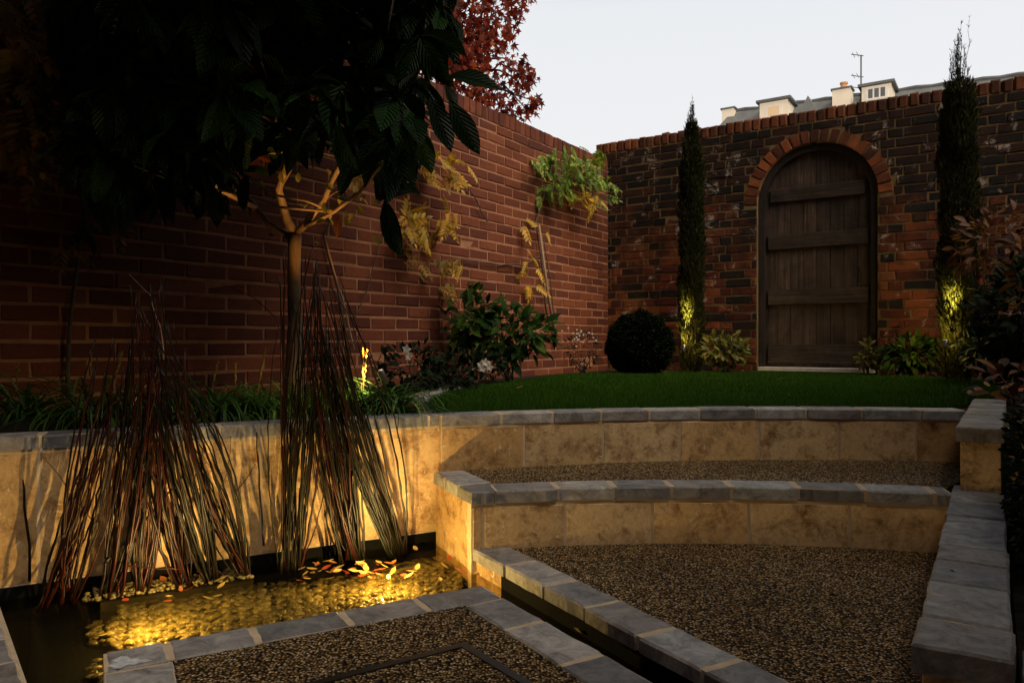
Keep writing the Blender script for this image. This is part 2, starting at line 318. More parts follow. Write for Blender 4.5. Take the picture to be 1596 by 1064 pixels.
M['threshold'] = m_plain('pale stone threshold', (.5, .48, .47), (.7, .68, .68), 12, .6, .3, 60, .003)
M['render'] = m_plain('cream render', (.74, .67, .56), (.82, .75, .64), 1, .8, .1, 8, .01)
M['roof'] = m_plain('grey slate roof', (.09, .10, .11), (.17, .18, .19), 1.5, .6, .6, 3, .04)
M['lead'] = m_plain('lead sheet', (.07, .075, .08), (.11, .12, .13), 2, .5, .1, 8, .01)
M['pot'] = m_plain('clay pot', (.55, .28, .13), (.65, .36, .18), 3, .8, .2, 12, .01)
M['wframe'] = m_plain('white window frame', (.7, .68, .66), (.78, .77, .75), 3, .5, 0)
M['glass'] = m_plain('window glass', (.10, .11, .12), (.16, .17, .19), 1, .08, 0, spec=.8)
M['sunset_pane'] = m_plain('painted sunset reflection', (.7, .52, .32), (.8, .62, .40), 1, .8, 0)  # warm sunset reflection painted in as the pane colour
def m_emit(name, c, st):
    m, N, L, P, O = newmat(name); e = N.new('ShaderNodeEmission'); e.inputs[0].default_value = tuple(c) + (1,); e.inputs[1].default_value = st; L.new(e.outputs[0], O.inputs[0]); return m
M['lens'] = m_emit('lit lamp lens', (1, .72, .35), 5)
def m_water():
    m, N, L, P, O = newmat('still pond water'); N.remove(P); co = obco(N)
    t = N.new('ShaderNodeBsdfTransparent'); t.inputs[0].default_value = (.9, .85, .66, 1)
    g = N.new('ShaderNodeBsdfGlossy'); g.inputs['Roughness'].default_value = .03
    fr = N.new('ShaderNodeFresnel'); fr.inputs[0].default_value = 1.15
    b = bump(N, L, noise(N, L, co, 16, 2, .5).outputs[0], .10, .01); L.new(b, g.inputs['Normal']); L.new(b, fr.inputs['Normal'])
    rf_ = N.new('ShaderNodeBsdfRefraction'); rf_.inputs['Color'].default_value = (.85, .80, .62, 1); rf_.inputs['IOR'].default_value = 1.12; rf_.inputs['Roughness'].default_value = .045; L.new(bump(N, L, noise(N, L, co, 30, 2, .5).outputs[0], .35, .01), rf_.inputs['Normal'])
    mw = N.new('ShaderNodeMixShader'); mw.inputs[0].default_value = .38; L.new(t.outputs[0], mw.inputs[1]); L.new(rf_.outputs[0], mw.inputs[2]); t = mw
    fm = N.new('ShaderNodeMath'); fm.operation = 'MULTIPLY'; fm.inputs[1].default_value = .2; L.new(fr.outputs[0], fm.inputs[0]); ms = N.new('ShaderNodeMixShader'); L.new(fm.outputs[0], ms.inputs[0]); L.new(t.outputs[0], ms.inputs[1]); L.new(g.outputs[0], ms.inputs[2]); L.new(ms.outputs[0], O.inputs[0]); return m
M['water'] = m_water()
# ---------------------------------------------------------------- layout
dL = np.array((.551, .8345)); dB = np.array((.8345, -.551)); CN = np.array((.936, 7.3))
nL = np.array((.8345, -.551)); nB = np.array((-.551, -.8345))       # wall normals towards the garden
dW = np.array((.878, .4786)); dR = np.array((.497, -.868)); nW = np.array((.4786, -.878))
W0 = np.array((-.239, 2.566))                                       # right end of the planter wall coping front
Z_LAWN, Z_TREAD, Z_SOIL = .355, .169, .325
def fitc(ps, z):
    q = np.array([g2(a, b, z) for a, b in ps]); return np.polyfit(q[:, 0], q[:, 1], 2)
c1 = fitc([(690, 646), (817, 644.5), (882, 642), (965, 638.5), (1045, 637), (1300, 637), (1497, 639)], Z_LAWN)
c2 = fitc([(735, 766), (820, 762), (917, 759), (1012, 757), (1114, 757), (1216, 759), (1307, 762), (1397, 766), (1485, 768)], Z_TREAD)
def curve(c, x0, x1, n=200):
    X = np.linspace(x0, x1, n); return np.stack([X, np.polyval(c, X)], 1)
def arclen(P): return np.concatenate([[0], np.cumsum(np.linalg.norm(np.diff(P, axis=0), axis=1))])
def offs(P, d):             # offset to the left of travel
    T = np.gradient(P, axis=0); T = nrm(T); return P + np.stack([-T[:, 1], T[:, 0]], 1) * d
def sampl(P, s):
    a = arclen(P); return np.array([np.interp(s, a, P[:, 0]), np.interp(s, a, P[:, 1])])
def setts(mb, gr, P, width, length, z1, thick, gap=.009, start=0, jl=.02, bev=.005, z_gr=None):
    """row of stones along polyline P, body lying to its left"""
    Q = offs(P, width); a = arclen(P); tot = a[-1]; b = arclen(Q); s = start
    gr.prism([tuple(p) for p in offs(P, .004)] + [tuple(p) for p in offs(P, width - .003)[::-1]], z1 - thick + .001, (z_gr if z_gr else z1) - .0018)
    while s < tot - .01:
        e = min(s + length + random.uniform(-jl, jl), tot)
        if tot - e < .04: e = tot
        m_ = (s + e) / 2
        q = [sampl(P, s + gap / 2), sampl(P, e - gap / 2), sampl(Q, (e - gap / 2) / tot * b[-1]), sampl(Q, (s + gap / 2) / tot * b[-1])]
        mb.stone(q, z1 - thick, z1, bev); s = e
def tiles(mb, P, joints, z0, z1, depth=.02):
    """upright facing tiles along P (front face), joints by arc length; front is to the right of travel"""
    a = arclen(P)
    for s0, s1 in zip(joints[:-1], joints[1:]):
        p, q = sampl(P, s0 + .0045), sampl(P, s1 - .0045); n_ = max(1, int((s1 - s0) / .12)); d = q - p; Ln = np.linalg.norm(d); u = d / Ln
        mb.brick((p[0], p[1], z0 + .002), (u[0], u[1], 0), (u[1], -u[0], 0), Ln, z1 - z0 - .004, depth, .0015, .0004)
# right wall lines
RU0 = g2(1489, 665, Z_LAWN); RU1 = g2(1512, 628, Z_LAWN); dRU = nrm(RU1 - RU0)
RL0 = g2(1422, 1002, Z_TREAD); RL1 = g2(1487, 756, Z_TREAD); dRL = nrm(RL1 - RL0)
def hitline(P, o, d):       # first point of polyline past line o+d
    n = np.array((d[1], -d[0])); s = (P - o) @ n; i = int(np.argmax(s > 0)); return i if s.max() > 0 else len(P) - 1
K1 = curve(c1, W0[0], 1.9); K1 = K1[:hitline(K1, RU0, dRU) + 1]
P2a = g2(735, 766, Z_TREAD); P2b = g2(674, 735, Z_TREAD)
K2 = curve(c2, P2a[0], 1.6); K2 = K2[:hitline(K2, RL0, dRL) + 1]
# ---------------------------------------------------------------- setting: ground, beds, lawn, gravel, water
def struct(mb, name, mat, **k): return mb.build(name, mat, kind='structure', **k)
g = MB(); g.prism([(-400, -400), (400, -400), (400, 400), (-400, 400)], -.8, -.6); struct(g, 'ground', M['ground'])
WL = W0 - dW * 4.5
g = MB(); back1 = offs(K1, .035)
g.prism([tuple(W0 - dW * .0 - nW * .035), tuple(WL - nW * .035), (-8, 6), (-4, 12), (9, 12), (9, 2.3), (1.9, 2.3)] + [tuple(p) for p in (K1[-1] + dRU * .06, )] + [tuple(p) for p in back1[::-1][2:-2]], -.59, Z_SOIL)
struct(g, 'bed_soil', M['soil'])
# lawn outline
LP = [g2(672, 636, Z_LAWN), (-.30, 2.98), (-.36, 3.25), (-.36, 3.5), (-.32, 3.85), (-.15, 4.5), (.05, 5.0), (.34, 5.6), (.75, 6.15), (1.25, 6.42), (1.9, 6.15), (2.6, 5.75), (2.9, 5.35), (2.95, 4.7), (2.67, 4.1), (2.45, 3.8), (2.2, 3.45)]
LPa = [np.array(p) for p in LP]
fr = offs(K1, .125)[8:-6][::-1]
lawn_poly = [tuple(p) for p in LPa[1:]] + [tuple(fr[i]) for i in range(0, len(fr), 6)]
g = MB(); g.prism(lawn_poly, .30, .337); struct(g, 'lawn_base', M['turf'])
def inpoly(x, y, poly):
    r = np.zeros(len(x), bool); n = len(poly)
    for i in range(n):
        a, b = poly[i], poly[(i + 1) % n]; c = ((a[1] > y) != (b[1] > y))
        with np.errstate(divide='ignore', invalid='ignore'): xx = (b[0] - a[0]) * (y - a[1]) / (b[1] - a[1]) + a[0]
        r ^= c & (x < xx)
    return r
def lawn():
    n = 330000; x = RNG.uniform(-.5, 3.0, n); u = RNG.random(n); y = 2.6 + 3.9 * u ** 1.35
    k = inpoly(x, y, lawn_poly); x, y = x[k], y[k]; n = len(x)
    h = RNG.uniform(.014, .036, n) * (1 + .3 * np.sin(x * 3.1 + 1) * np.sin(y * 2.3)); w = .0011 + .0006 * (y - 2.6)
    a = RNG.uniform(0, 2 * math.pi, n); ln = RNG.uniform(.1, .7, n) * h; b = RNG.uniform(0, 2 * math.pi, n)
    ca, sa = np.cos(a) * w, np.sin(a) * w; z0 = np.full(n, .335)
    A = np.stack([x - ca, y - sa, z0], 1); B = np.stack([x + ca, y + sa, z0], 1)
    T = np.stack([x + np.cos(b) * ln, y + np.sin(b) * ln, z0 + h], 1)
    V = np.stack([A, B, T], 1).reshape(-1, 3); me = bpy.data.meshes.new('lawn_grass')
    me.vertices.add(3 * n); me.vertices.foreach_set('co', V.ravel()); me.loops.add(3 * n); me.loops.foreach_set('vertex_index', np.arange(3 * n, dtype=np.int32))
    me.polygons.add(n); me.polygons.foreach_set('loop_start', np.arange(n, dtype=np.int32) * 3); me.polygons.foreach_set('loop_total', np.full(n, 3, np.int32))
    me.update(calc_edges=True); me.materials.append(M['grass']); o = bpy.data.objects.new('lawn_grass', me); COL.objects.link(o)
    tag(o, 'short dark green mown grass of the curved lawn', 'grass', kind='stuff')
lawn()
# lower gravel terrace to the right of the rill
KR0 = g2(736, 854, 0); KR = np.array([KR0 - dR * .02, KR0 + dR * 4.2])
gR = np.array([KR0, KR0 + dR * 4.2]); gRi = offs(gR, .1)
g = MB(); g.prism([tuple(gRi[0]), tuple(gRi[1]), (6, -2), (3.2, 2.0), (2.2, 2.45), (1.3, 2.45), (-.05, 2.42)], -.5, -.004); struct(g, 'gravel_terrace', M['gravel'])
# platform on the left
A = g2(752, 911, 0); B = g2(161, 1016, 0); dP = nrm(B - A); dPR = nrm(g2(1025, 1064, 0) - A); dPL = nrm(np.array((.42, -.80)))
Ai = A + dP * .105 + np.array(dPR) * .11
g = MB(); g.prism([tuple(A + dPR * .07 + dP * .08), tuple(A + dPR * 4), tuple(B + dPL * 4), tuple(B - dP * .08 + dPL * .07)], -.5, -.004); struct(g, 'gravel_path', M['gravel'])
# pond
Z_BED, Z_WAT = -.125, -.072
g = MB(); g.prism([(-3.5, .2), (2.3, -2.2), (1.9, .2), (.0, 2.45), (-.2, 2.60), (-3.5, .8)], -.3, Z_BED); struct(g, 'pond_floor', M['liner'])
g = MB(); wp = [(-3.4, -.6), (2.4, -2.2), (2.3, -1.6), tuple(KR0 + (.02, 0)), (-.13, 2.3), (-.235, 2.57), tuple(W0 - dW * .02), tuple(WL)]
g.add([(p[0], p[1], Z_WAT) for p in wp], [tuple(range(len(wp)))]); struct(g, 'pond_water', M['water'])
# ---------------------------------------------------------------- planter wall of travertine with grey coping
pw = empty('planter_wall', (W0[0], W0[1], -.04), 'long pale travertine retaining wall behind the pond, grey coping on top', 'wall')
Pw = np.array([W0 - dW * 4.5, W0]); Pf = Pw - nW * .004
g = MB(); n0 = 4.5; js = [0, .4, .8, 1.2, 1.6, 2.0, 2.4, 2.78, 3.13]
for px in (60, 247, 407, 545): r_ = (px - HX) / F; t = (W0[0] - r_ * W0[1]) / (dW[0] - r_ * dW[1]); js.append(4.5 - t)
js = sorted([j for j in js if True] + [4.5]); js = [j for i, j in enumerate(js) if i == 0 or j - js[i - 1] > .15]
tiles(g, Pf, js, -.04, .310); g.build('facing_stone', M['trav'], pw)
g = MB(); g.prism([tuple(Pw[0] - nW * .0055), tuple(W0 - nW * .0055), tuple(W0 - nW * .09), tuple(Pw[0] - nW * .09)], -.4, .3185)
g.build('mortar_core', M['grout'], pw)
g = MB(); gg = MB(); setts(g, gg, Pw, .105, .215, Z_LAWN, .037, start=.02); g.build('coping', M['slate'], pw); gg.build('coping_joint', M['grout'], pw)
g = MB(); g.prism([tuple(Pw[0] + nW * .004), tuple(W0 + nW * .004), tuple(W0 - nW * .005), tuple(Pw[0] - nW * .005)], -.3, -.042)
g.build('liner_upstand', M['liner'], pw)
# ---------------------------------------------------------------- steps
def joints(P, pxs):
    a = arclen(P); r = P[:, 0] / P[:, 1] * F + HX; return [0] + [float(np.interp(p, r, a)) for p in pxs] + [a[-1]]
us = empty('stone_step', (K1[0][0], K1[0][1], Z_TREAD), 'curved upper travertine step below the lawn, grey edging stones on top', 'step')
Kf = offs(K1, .004); g = MB(); tiles(g, Kf, joints(Kf, (817, 940, 1060, 1183, 1307, 1428)), Z_TREAD - .02, .310); g.build('facing_stone', M['trav'], us)
g = MB(); g.prism([tuple(p) for p in offs(K1, .0055)] + [tuple(p) for p in offs(K1, .10)[::-1]], -.2, .3185); g.build('mortar_core', M['grout'], us)
g = MB(); gg = MB(); setts(g, gg, K1, .105, .20, Z_LAWN, .037, start=.0); g.build('coping', M['slate'], us); gg.build('coping_joint', M['grout'], us)
ls = empty('stone_step', (P2a[0], P2a[1], 0), 'lower travertine step beside the pond corner, curved front and grey edging stones', 'step')
Kf = offs(K2, .004); g = MB(); tiles(g, Kf, joints(Kf, (753, 881, 1017, 1168, 1325)), -.012, .121)
S2 = np.array([P2b, P2a]); d2 = nrm(P2a - P2b); n2 = np.array((d2[1], -d2[0]))
g.brick((*(P2b - n2 * .012 + d2 * .0), -.3), (*d2, 0), (*n2, 0), np.linalg.norm(P2a - P2b) - .012, .429, .03, .001, .0002)
g.build('facing_stone', M['trav'], ls)
g = MB(); q = [tuple(p) for p in offs(K2, .0055)] + [tuple(p) for p in offs(K2, .10)[::-1]]; g.prism(q, -.2, .1295); g.build('mortar_core', M['grout'], ls)
g = MB(); gg = MB(); setts(g, gg, K2[8:], .115, .19, Z_TREAD, .038, start=.0)
sl = np.array([P2b, P2a + d2 * .0]); setts(g, gg, np.array([P2b, P2a - d2 * .115]), .11, .115, Z_TREAD, .038, jl=.0)
cq = [P2a, sampl(K2, arclen(K2)[8] - .004), sampl(offs(K2, .115), .115), P2a - d2 * .112]; cq[3] = cq[3]; g.stone([P2a, cq[1], offs(K2, .115)[9], P2a - d2 * .11], .131, Z_TREAD, .005)
g.build('coping', M['slate'], ls); gg.build('coping_joint', M['grout'], ls)
g = MB(); bk = offs(K2, .09); ft = offs(K1, .014)
g.prism([tuple(p) for p in bk[::5]] + [(K1[-1][0] + .1, K1[-1][1])] + [tuple(p) for p in ft[::-1][::5]] + [tuple(P2b + n2 * -.09)], -.4, Z_TREAD - .004); g.build('gravel_tread', M['gravel'], ls)
# ---------------------------------------------------------------- rill kerbs
def kerb(name, label, rows, walls, joint_z=0):
    o = empty(name, (rows[0][0][0], rows[0][0][1], 0), label, 'kerb'); g = MB(); gg = MB()
    for (p, q, wd, ln, st) in rows: setts(g, gg, np.array([p, q]), wd, ln, 0, .032, start=st)
    g.build('kerb_stone', M['slate'], o); gg.build('kerb_joint', M['grout'], o)
    g = MB()
    for (p, q, th) in walls:
        d = nrm(np.array(q) - p); n = np.array((-d[1], d[0])); g.prism([tuple(p + n * .008), tuple(q + n * .008), tuple(q + n * th), tuple(p + n * th)], -.4, -.033)
    g.build('kerb_wall', M['trav'], o); return o
kerb('rill_kerb', 'straight grey stone kerb running from the lower step along the right side of the dark rill', [(KR0, KR0 + dR * 4, .105, .185, -.06 + .06)], [(KR0 - dR * .05, KR0 + dR * .16, .1)])
g = MB(); nk = np.array((-dR[1], dR[0])); g.prism([tuple(KR0 + dR * .16 + nk * .008), tuple(KR0 + dR * 4 + nk * .008), tuple(KR0 + dR * 4 + nk * .1), tuple(KR0 + dR * .16 + nk * .1)], -.4, -.033); g.build('rill_liner', M['liner'], bpy.data.objects['rill_kerb'])
ko = kerb('platform_kerb', 'grey stone kerb framing the gravel platform in front of the pond', [(A + dPR * 4, A + dPR * .0, .11, .205, 0)][:0] + [(B, A, .1, .22, 0)][:0] + [], []) if False else None
ko = empty('platform_kerb', (A[0], A[1], 0), 'grey stone kerb framing the gravel platform in front of the pond', 'kerb'); g = MB(); gg = MB()
def row(P, jt, wd):
    P = np.array(P); gg.prism([tuple(x) for x in offs(P, -.004)] + [tuple(x) for x in offs(P, -wd + .003)[::-1]], -.031, -.0018)
    Q = offs(P, -wd)
    for s0, s1 in zip(jt[:-1], jt[1:]): g.stone([sampl(P, s0 + .0035), sampl(P, s1 - .0035), sampl(Q, s1 - .0035), sampl(Q, s0 + .0035)], -.032, 0, .005)
# far edge A->B lies with body to its left when travelling A->B; use reversed (B->A body to right)
Lab = np.linalg.norm(A - B); tj = [0]
for px, py in ((260, 999), (390, 975), (528, 948), (643, 929)): tj.append(np.dot(g2(px, py, 0) - B, nrm(A - B)))
tj = [tj[0] + .0] + tj[1:]; tj.append(Lab)
row([B, A], tj, .10)
row([A + dPR * .105, A + dPR * 4], [0] + [.17 + .205 * i + random.uniform(-.01, .01) for i in range(18)], .105)
Bl = B + dPL * .104; dl_ = nrm(dPL); 
P_ = np.array([B + dPL * 3.9, Bl]); row(P_, [0] + [.1 + .21 * i for i in range(18)] + [arclen(P_)[-1]], .12)
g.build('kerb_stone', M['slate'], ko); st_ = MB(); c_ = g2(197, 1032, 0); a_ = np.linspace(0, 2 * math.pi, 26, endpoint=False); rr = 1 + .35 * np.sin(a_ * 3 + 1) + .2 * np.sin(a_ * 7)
st_.add([(c_[0] + math.cos(t) * r * .030, c_[1] + math.sin(t) * r * .022, .0016) for t, r in zip(a_, rr)], [tuple(range(26))]); st_.build('painted_glint', M['glint'], ko); gg.build('kerb_joint', M['grout'], ko)  # pale patch paints the sky reflected in a wet spot
g = MB(); i_ = .01
g.prism([tuple(A + dPR * i_ + dP * i_), tuple(A + dPR * 4 + dP * i_), tuple(A + dPR * 4 + dP * .08), tuple(A + dPR * .09 + dP * .09), tuple(B - dP * .09 + dPL * .09), tuple(B - dP * .1 + dPL * 4), tuple(B - dP * i_ + dPL * 4), tuple(B - dP * i_ + dPL * i_)], -.45, -.033)
g.build('kerb_wall', M['liner'], ko)
# black inlay
q = [g2(420, 1082, 0), g2(532, 1051, 0), g2(722, 1002, 0), g2(825, 1064, 0)]; q[0] = q[1] + (q[1] - q[2]) * 3; q[3] = q[2] + (q[3] - q[2]) * 6
Pi = np.array([q[0], q[2], q[3]]); w_ = .009
g = MB(); d1 = nrm(Pi[1] - Pi[0]); d3 = nrm(Pi[2] - Pi[1]); mi = nrm(d1 - d3)
def ns(d): return np.array((-d[1], d[0]))
g.prism([tuple(Pi[0] + ns(d1) * w_), tuple(Pi[1] + mi * w_ * 1.4), tuple(Pi[2] + ns(d3) * w_), tuple(Pi[2] - ns(d3) * w_), tuple(Pi[1] - mi * w_ * 1.4), tuple(Pi[0] - ns(d1) * w_)], -.02, -.0015)
g.build('metal_edging', M['inlay'], label='thin black metal edging strip set in the gravel platform', cat='edging', origin=(*Pi[1], 0))
# left bottom kerb
l0 = g2(0, 954, 0); l1 = g2(38, 1064, 0); dl = nrm(l1 - l0); s0 = l0 - dl * .12
o = empty('stone_kerb', (s0[0], s0[1], 0), 'short grey stone kerb at the lower left corner of the pond', 'kerb'); g = MB(); gg = MB()
P = np.array([s0 + dl * 2.0, s0]); row(P, [.0, .2, .42, .64, .86, 1.08, 1.3, 1.46, 1.62, 1.80, 2.0], -.2) if False else setts(g, gg, np.array([s0 + dl * 2.0, s0])[::-1], -.24, .155, 0, .032)
g.build('kerb_stone', M['slate'], o); gg.build('kerb_joint', M['grout'], o)
g = MB(); nn = np.array((dl[1], -dl[0])); 
nn = nn if nn[0] < 0 else -nn
g.prism([tuple(s0 + nn * .01), tuple(s0 + dl * 2 + nn * .01), tuple(s0 + dl * 2 + nn * .6), tuple(s0 + nn * .6)], -.45, -.033); g.build('kerb_wall', M['liner'], o)
# planting shelf in the pond
sh0 = g2(170, 925, -.055); sh1 = g2(395, 893, -.055); ds = nrm(sh1 - sh0); sh0 = sh0 - ds * .02
g = MB(); g.prism([tuple(sh0), tuple(sh1), tuple(sh1 + (-ds[1] * .15, ds[0] * .15)), tuple(sh0 + (-ds[1] * .22, ds[0] * .22))], -.3, -.0755)
g.build('pond_shelf', m_plain('wet stone shelf', (.012, .010, .006), (.03, .024, .012), 10, .7, .5, 40, .004, .2), label='low stone planting shelf along the back of the pond holding the stems', cat='shelf', origin=(*sh1, -.3))
# ---------------------------------------------------------------- right hand low wall
def low_wall(name, label, o0, d, length, zt, joint_list, width, zb, end_tile):
    n = np.array((-d[1], d[0])) * -1      # to the right
    r = empty(name, (o0[0], o0[1], zb), label, 'wall'); g = MB(); gg = MB()
    P = np.array([o0, o0 + d * length]); Q = P + n * width
    for s0, s1 in zip(joint_list[:-1], joint_list[1:]):
        g.stone([o0 + d * (s0 + .003), o0 + n * width + d * (s0 + .003), o0 + n * width + d * (s1 - .003), o0 + d * (s1 - .003)], zt - .042, zt, .004)
    gg.prism([tuple(P[0] + d * .005 + n * .005), tuple(Q[0] + d * .005 - n * .005), tuple(Q[1] - n * .005), tuple(P[1] + n * .005)], zt - .04, zt - .004)
    g.build('coping', M['slate_pale'], r); gg.build('coping_joint', M['grout'], r)
    g = MB(); f = o0 + d * .012 + n * .012
    s = 0
    while s < length - .02:
        e = min(s + .3, length); g.brick((*(f + d * e), zb), (*(-d), 0), (*(-n), 0), e - s - .004, zt - .043 - zb, .02, .001, .0004); s = e
    g.brick((*f, zb), (*n, 0), (*(-d), 0), width - .02, zt - .043 - zb, .02, .001, .0004)
    g.build('facing_stone', M['trav'], r)
    g = MB(); g.prism([tuple(f + d * .01 + n * .01), tuple(f + d * length + n * .01), tuple(f + d * length + n * (width - .02)), tuple(f + d * .01 + n * (width - .02))], zb, zt - .0425); g.build('mortar_core', M['grout'], r)
    return n
jl = [0] + [float(np.dot(g2(px, py, Z_TREAD) - RL0, dRL)) for px, py in ((1434, 957), (1448, 902), (1456, 869), (1462, 846), (1475, 801), (1480, 781))]
jl = [0, jl[1], jl[2] , jl[3] , jl[4], jl[5], jl[6]]; LL = float(np.dot(K2[-1] - RL0, dRL)); jl.append(LL + .16)
nr = low_wall('low_wall', 'low garden wall on the right topped with pale grey slabs, running towards the viewer', RL0, dRL, LL + .16, Z_TREAD, jl, .125, -.3, 0)
jj = [0]; 
while jj[-1] < 1.25: jj.append(jj[-1] + random.uniform(.11, .2))
low_wall('low_wall', 'raised stone wall end on the right beside the lawn, higher than the slab topped wall', RU0, dRU, jj[-1], Z_LAWN, jj, .12, -.3, 0)
# side coping to the right of the raised end and gravel patch behind it
n = np.array((dRU[1], -dRU[0]))
o = empty('side_wall', (*(RU0 + n * .13), -.3), 'short travertine wall running off to the right under dark leaves', 'wall')
g = MB(); gg = MB(); s = .124
while s < 1.4: e_ = s + .2; g.stone([RU0 + n * (s + .003), RU0 + n * (e_ - .003), RU0 + n * (e_ - .003) + dRU * .10, RU0 + n * (s + .003) + dRU * .10], Z_LAWN - .042, Z_LAWN, .004); s = e_
gg.prism([tuple(RU0 + n * .125 + dRU * .005), tuple(RU0 + n * 1.4 + dRU * .005), tuple(RU0 + n * 1.4 + dRU * .095), tuple(RU0 + n * .125 + dRU * .095)], Z_LAWN - .041, Z_LAWN - .004)
g.build('coping', M['slate'], o); gg.build('coping_joint', M['grout'], o)
g = MB()
for i in range(5): g.brick((*(RU0 + n * (.126 + i * .3) + dRU * .012), -.3), (*n, 0), (*(-dRU), 0), .296, .61, .03, .001, .0004)
g.build('facing_stone', M['trav'], o)
g = MB(); p0 = RU0 + n * .122 + dRU * .1
g.prism([tuple(p0), tuple(p0 + n * 1.3), tuple(p0 + n * 1.3 + dRU * .42), tuple(p0 + dRU * .42)], -.3, Z_LAWN - .006); struct(g, 'gravel_patch', M['gravel'])
n = nr
# front right kerb and soil
q0 = g2(1548, 1003, Z_TREAD - .01) ; g = MB(); gg = MB(); o = empty('stone_kerb', (*q0, -.3), 'dark grey stone kerb at the lower right corner beyond the slab topped wall', 'kerb')
f0 = RL0 + n * .133 + dRL * -.0
for i in range(4): g.stone([f0 + n * (i * .2 + .002), f0 + n * (i * .2 + .196), f0 + n * (i * .2 + .196) + dRL * .1, f0 + n * (i * .2 + .002) + dRL * .1], Z_TREAD - .055, Z_TREAD - .012, .004)
g.build('kerb_stone', M['slate'], o)
g = MB(); g.prism([tuple(f0 + dRL * .012), tuple(f0 + n * .8 + dRL * .012), tuple(f0 + n * .8 + dRL * .09), tuple(f0 + dRL * .09)], -.3, Z_TREAD - .056); g.build('kerb_wall', M['liner'], o)
g = MB(); g.prism([tuple(f0 + dRL * .1), tuple(f0 + n * 2.2 + dRL * .1), tuple(f0 + n * 2.2 + dRL * 1.45), tuple(f0 + dRL * 1.33)], -.3, .10); struct(g, 'side_bed_soil', M['soil'])
# ---------------------------------------------------------------- brick walls
def P3(o, d, t, z): return (o[0] + d[0] * t, o[1] + d[1] * t, z)
HL, HB = 2.36, 2.54; CRS = .075; ZB = .265
lw = empty('brick_wall', (*CN, 0), 'long red brick garden wall on the left with thin pink mortar lines', 'wall')
g = MB(); LLn = 11.0
nc = int((HL - .105 - ZB) / CRS); base = HL - .105 - nc * CRS
for c in range(nc):
    z = base + c * CRS; t = -(.115 if c % 2 else 0) - .0
    while t < LLn:
        a = max(t, 0) + .004; b = min(t + .225, LLn) - .008
        if b - a > .03: g.brick(P3(CN, -dL, b, z + .007), (*dL, 0), (*nL, 0), b - a, CRS - .014, .03, .004, .0026)
        t += .225
g.build('brickwork', M['brick_l'], lw)
g = MB(); t = .0
while t < LLn: g.brick(P3(CN, -dL, t + .070, HL - .103), (*dL, 0), (*nL, 0), .066, .104, .2, .005, .002); t += .075
g.build('capping_bricks', M['brick_l'], lw)
g = MB(); a_, b_ = CN - nL * .0045, CN - dL * LLn - nL * .0045
g.prism([tuple(a_), tuple(b_), tuple(b_ - nL * .215), tuple(a_ - nL * .215)], -.5, HL - .1035)
a_, b_ = a_ - nL * .006, b_ - nL * .006; g.prism([tuple(a_), tuple(b_), tuple(b_ - nL * .18), tuple(a_ - nL * .18)], HL - .103, HL - .006)
g.build('mortar_bed', M['mortar_l'], lw)
# back wall with arch
bw = empty('brick_wall', (*CN, 0), 'old weathered red brick wall at the far end, pierced by the arched doorway', 'wall')
TL, TR = 1.426, 2.375; TC = (TL + TR) / 2; RA = (TR - TL) / 2; ZS = 1.785; RO = RA + .112; BWL = 8.0; T0 = -.14
g = MB(); nc = int((HB - .105 - ZB) / CRS); base = HB - .105 - nc * CRS
def cut(a, b, z):       # intervals of a..b left outside the opening
    zc = z + CRS / 2
    if zc < ZS: l, r = TL, TR
    elif zc < ZS + RO: h = math.sqrt(max(0, RO * RO - (zc - ZS) ** 2)); l, r = TC - h, TC + h
    else: return [(a, b)]
    res = []
    if a < l: res.append((a, min(b, l)))
    if b > r: res.append((max(a, r), b))
    return [x for x in res if x[1] - x[0] > .025]
for c in range(nc):
    z = base + c * CRS; t = T0 - (.0 if c % 2 else .17); kx = c % 2
    while t < BWL:
        ln = .225 if kx % 2 else .1125; kx += 1
        if c % 5 in (1, 3) and random.random() < .25: ln = .225
        for a, b in cut(max(t, T0), t + ln, z):
            g.brick(P3(CN, dB, a + .006, z + .006 + random.uniform(-.002, .002)), (*dB, 0), (*nB, 0), b - a - .012, CRS - .0125, .03, .004, .003)
        t += ln
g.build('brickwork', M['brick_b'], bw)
g = MB(); t = T0
while t < BWL: g.brick(P3(CN, dB, t + .005, HB - .105), (*dB, 0), (*nB, 0), .066, .105 + random.uniform(-.006, .004), .215, .011, .003); t += .076
g.build('capping_bricks', M['brick_c'], bw)
g = MB(); na = 21
for i in range(na):
    a = math.pi * (i + .5) / na; wd = math.pi * RA / na - .008
    ur = np.array((*(-dB * math.cos(a)), math.sin(a))); ut = np.array((*(dB * math.sin(a)), math.cos(a)))   # radial, tangential
    c_ = np.array(P3(CN, dB, TC, ZS)) + ur * (RA + .004) - ut * wd / 2 + np.array((*nB, 0)) * .004
    g.brick(c_, ut, (*nB, 0), wd, .105, .10, .004, .0025, up=ur)
g.build('arch_ring', M['brick_a'], bw)
g = MB(); th = .21
def wseg(t0, t1, z0, z1, dp=.0055):
    a, b = CN + dB * t0 - nB * dp, CN + dB * t1 - nB * dp; g.prism([tuple(a), tuple(b), tuple(b - nB * th), tuple(a - nB * th)], z0, z1)
wseg(T0, TL, -.5, HB - .1); wseg(TR, BWL, -.5, HB - .1); wseg(TL, TR, -.5, .33)
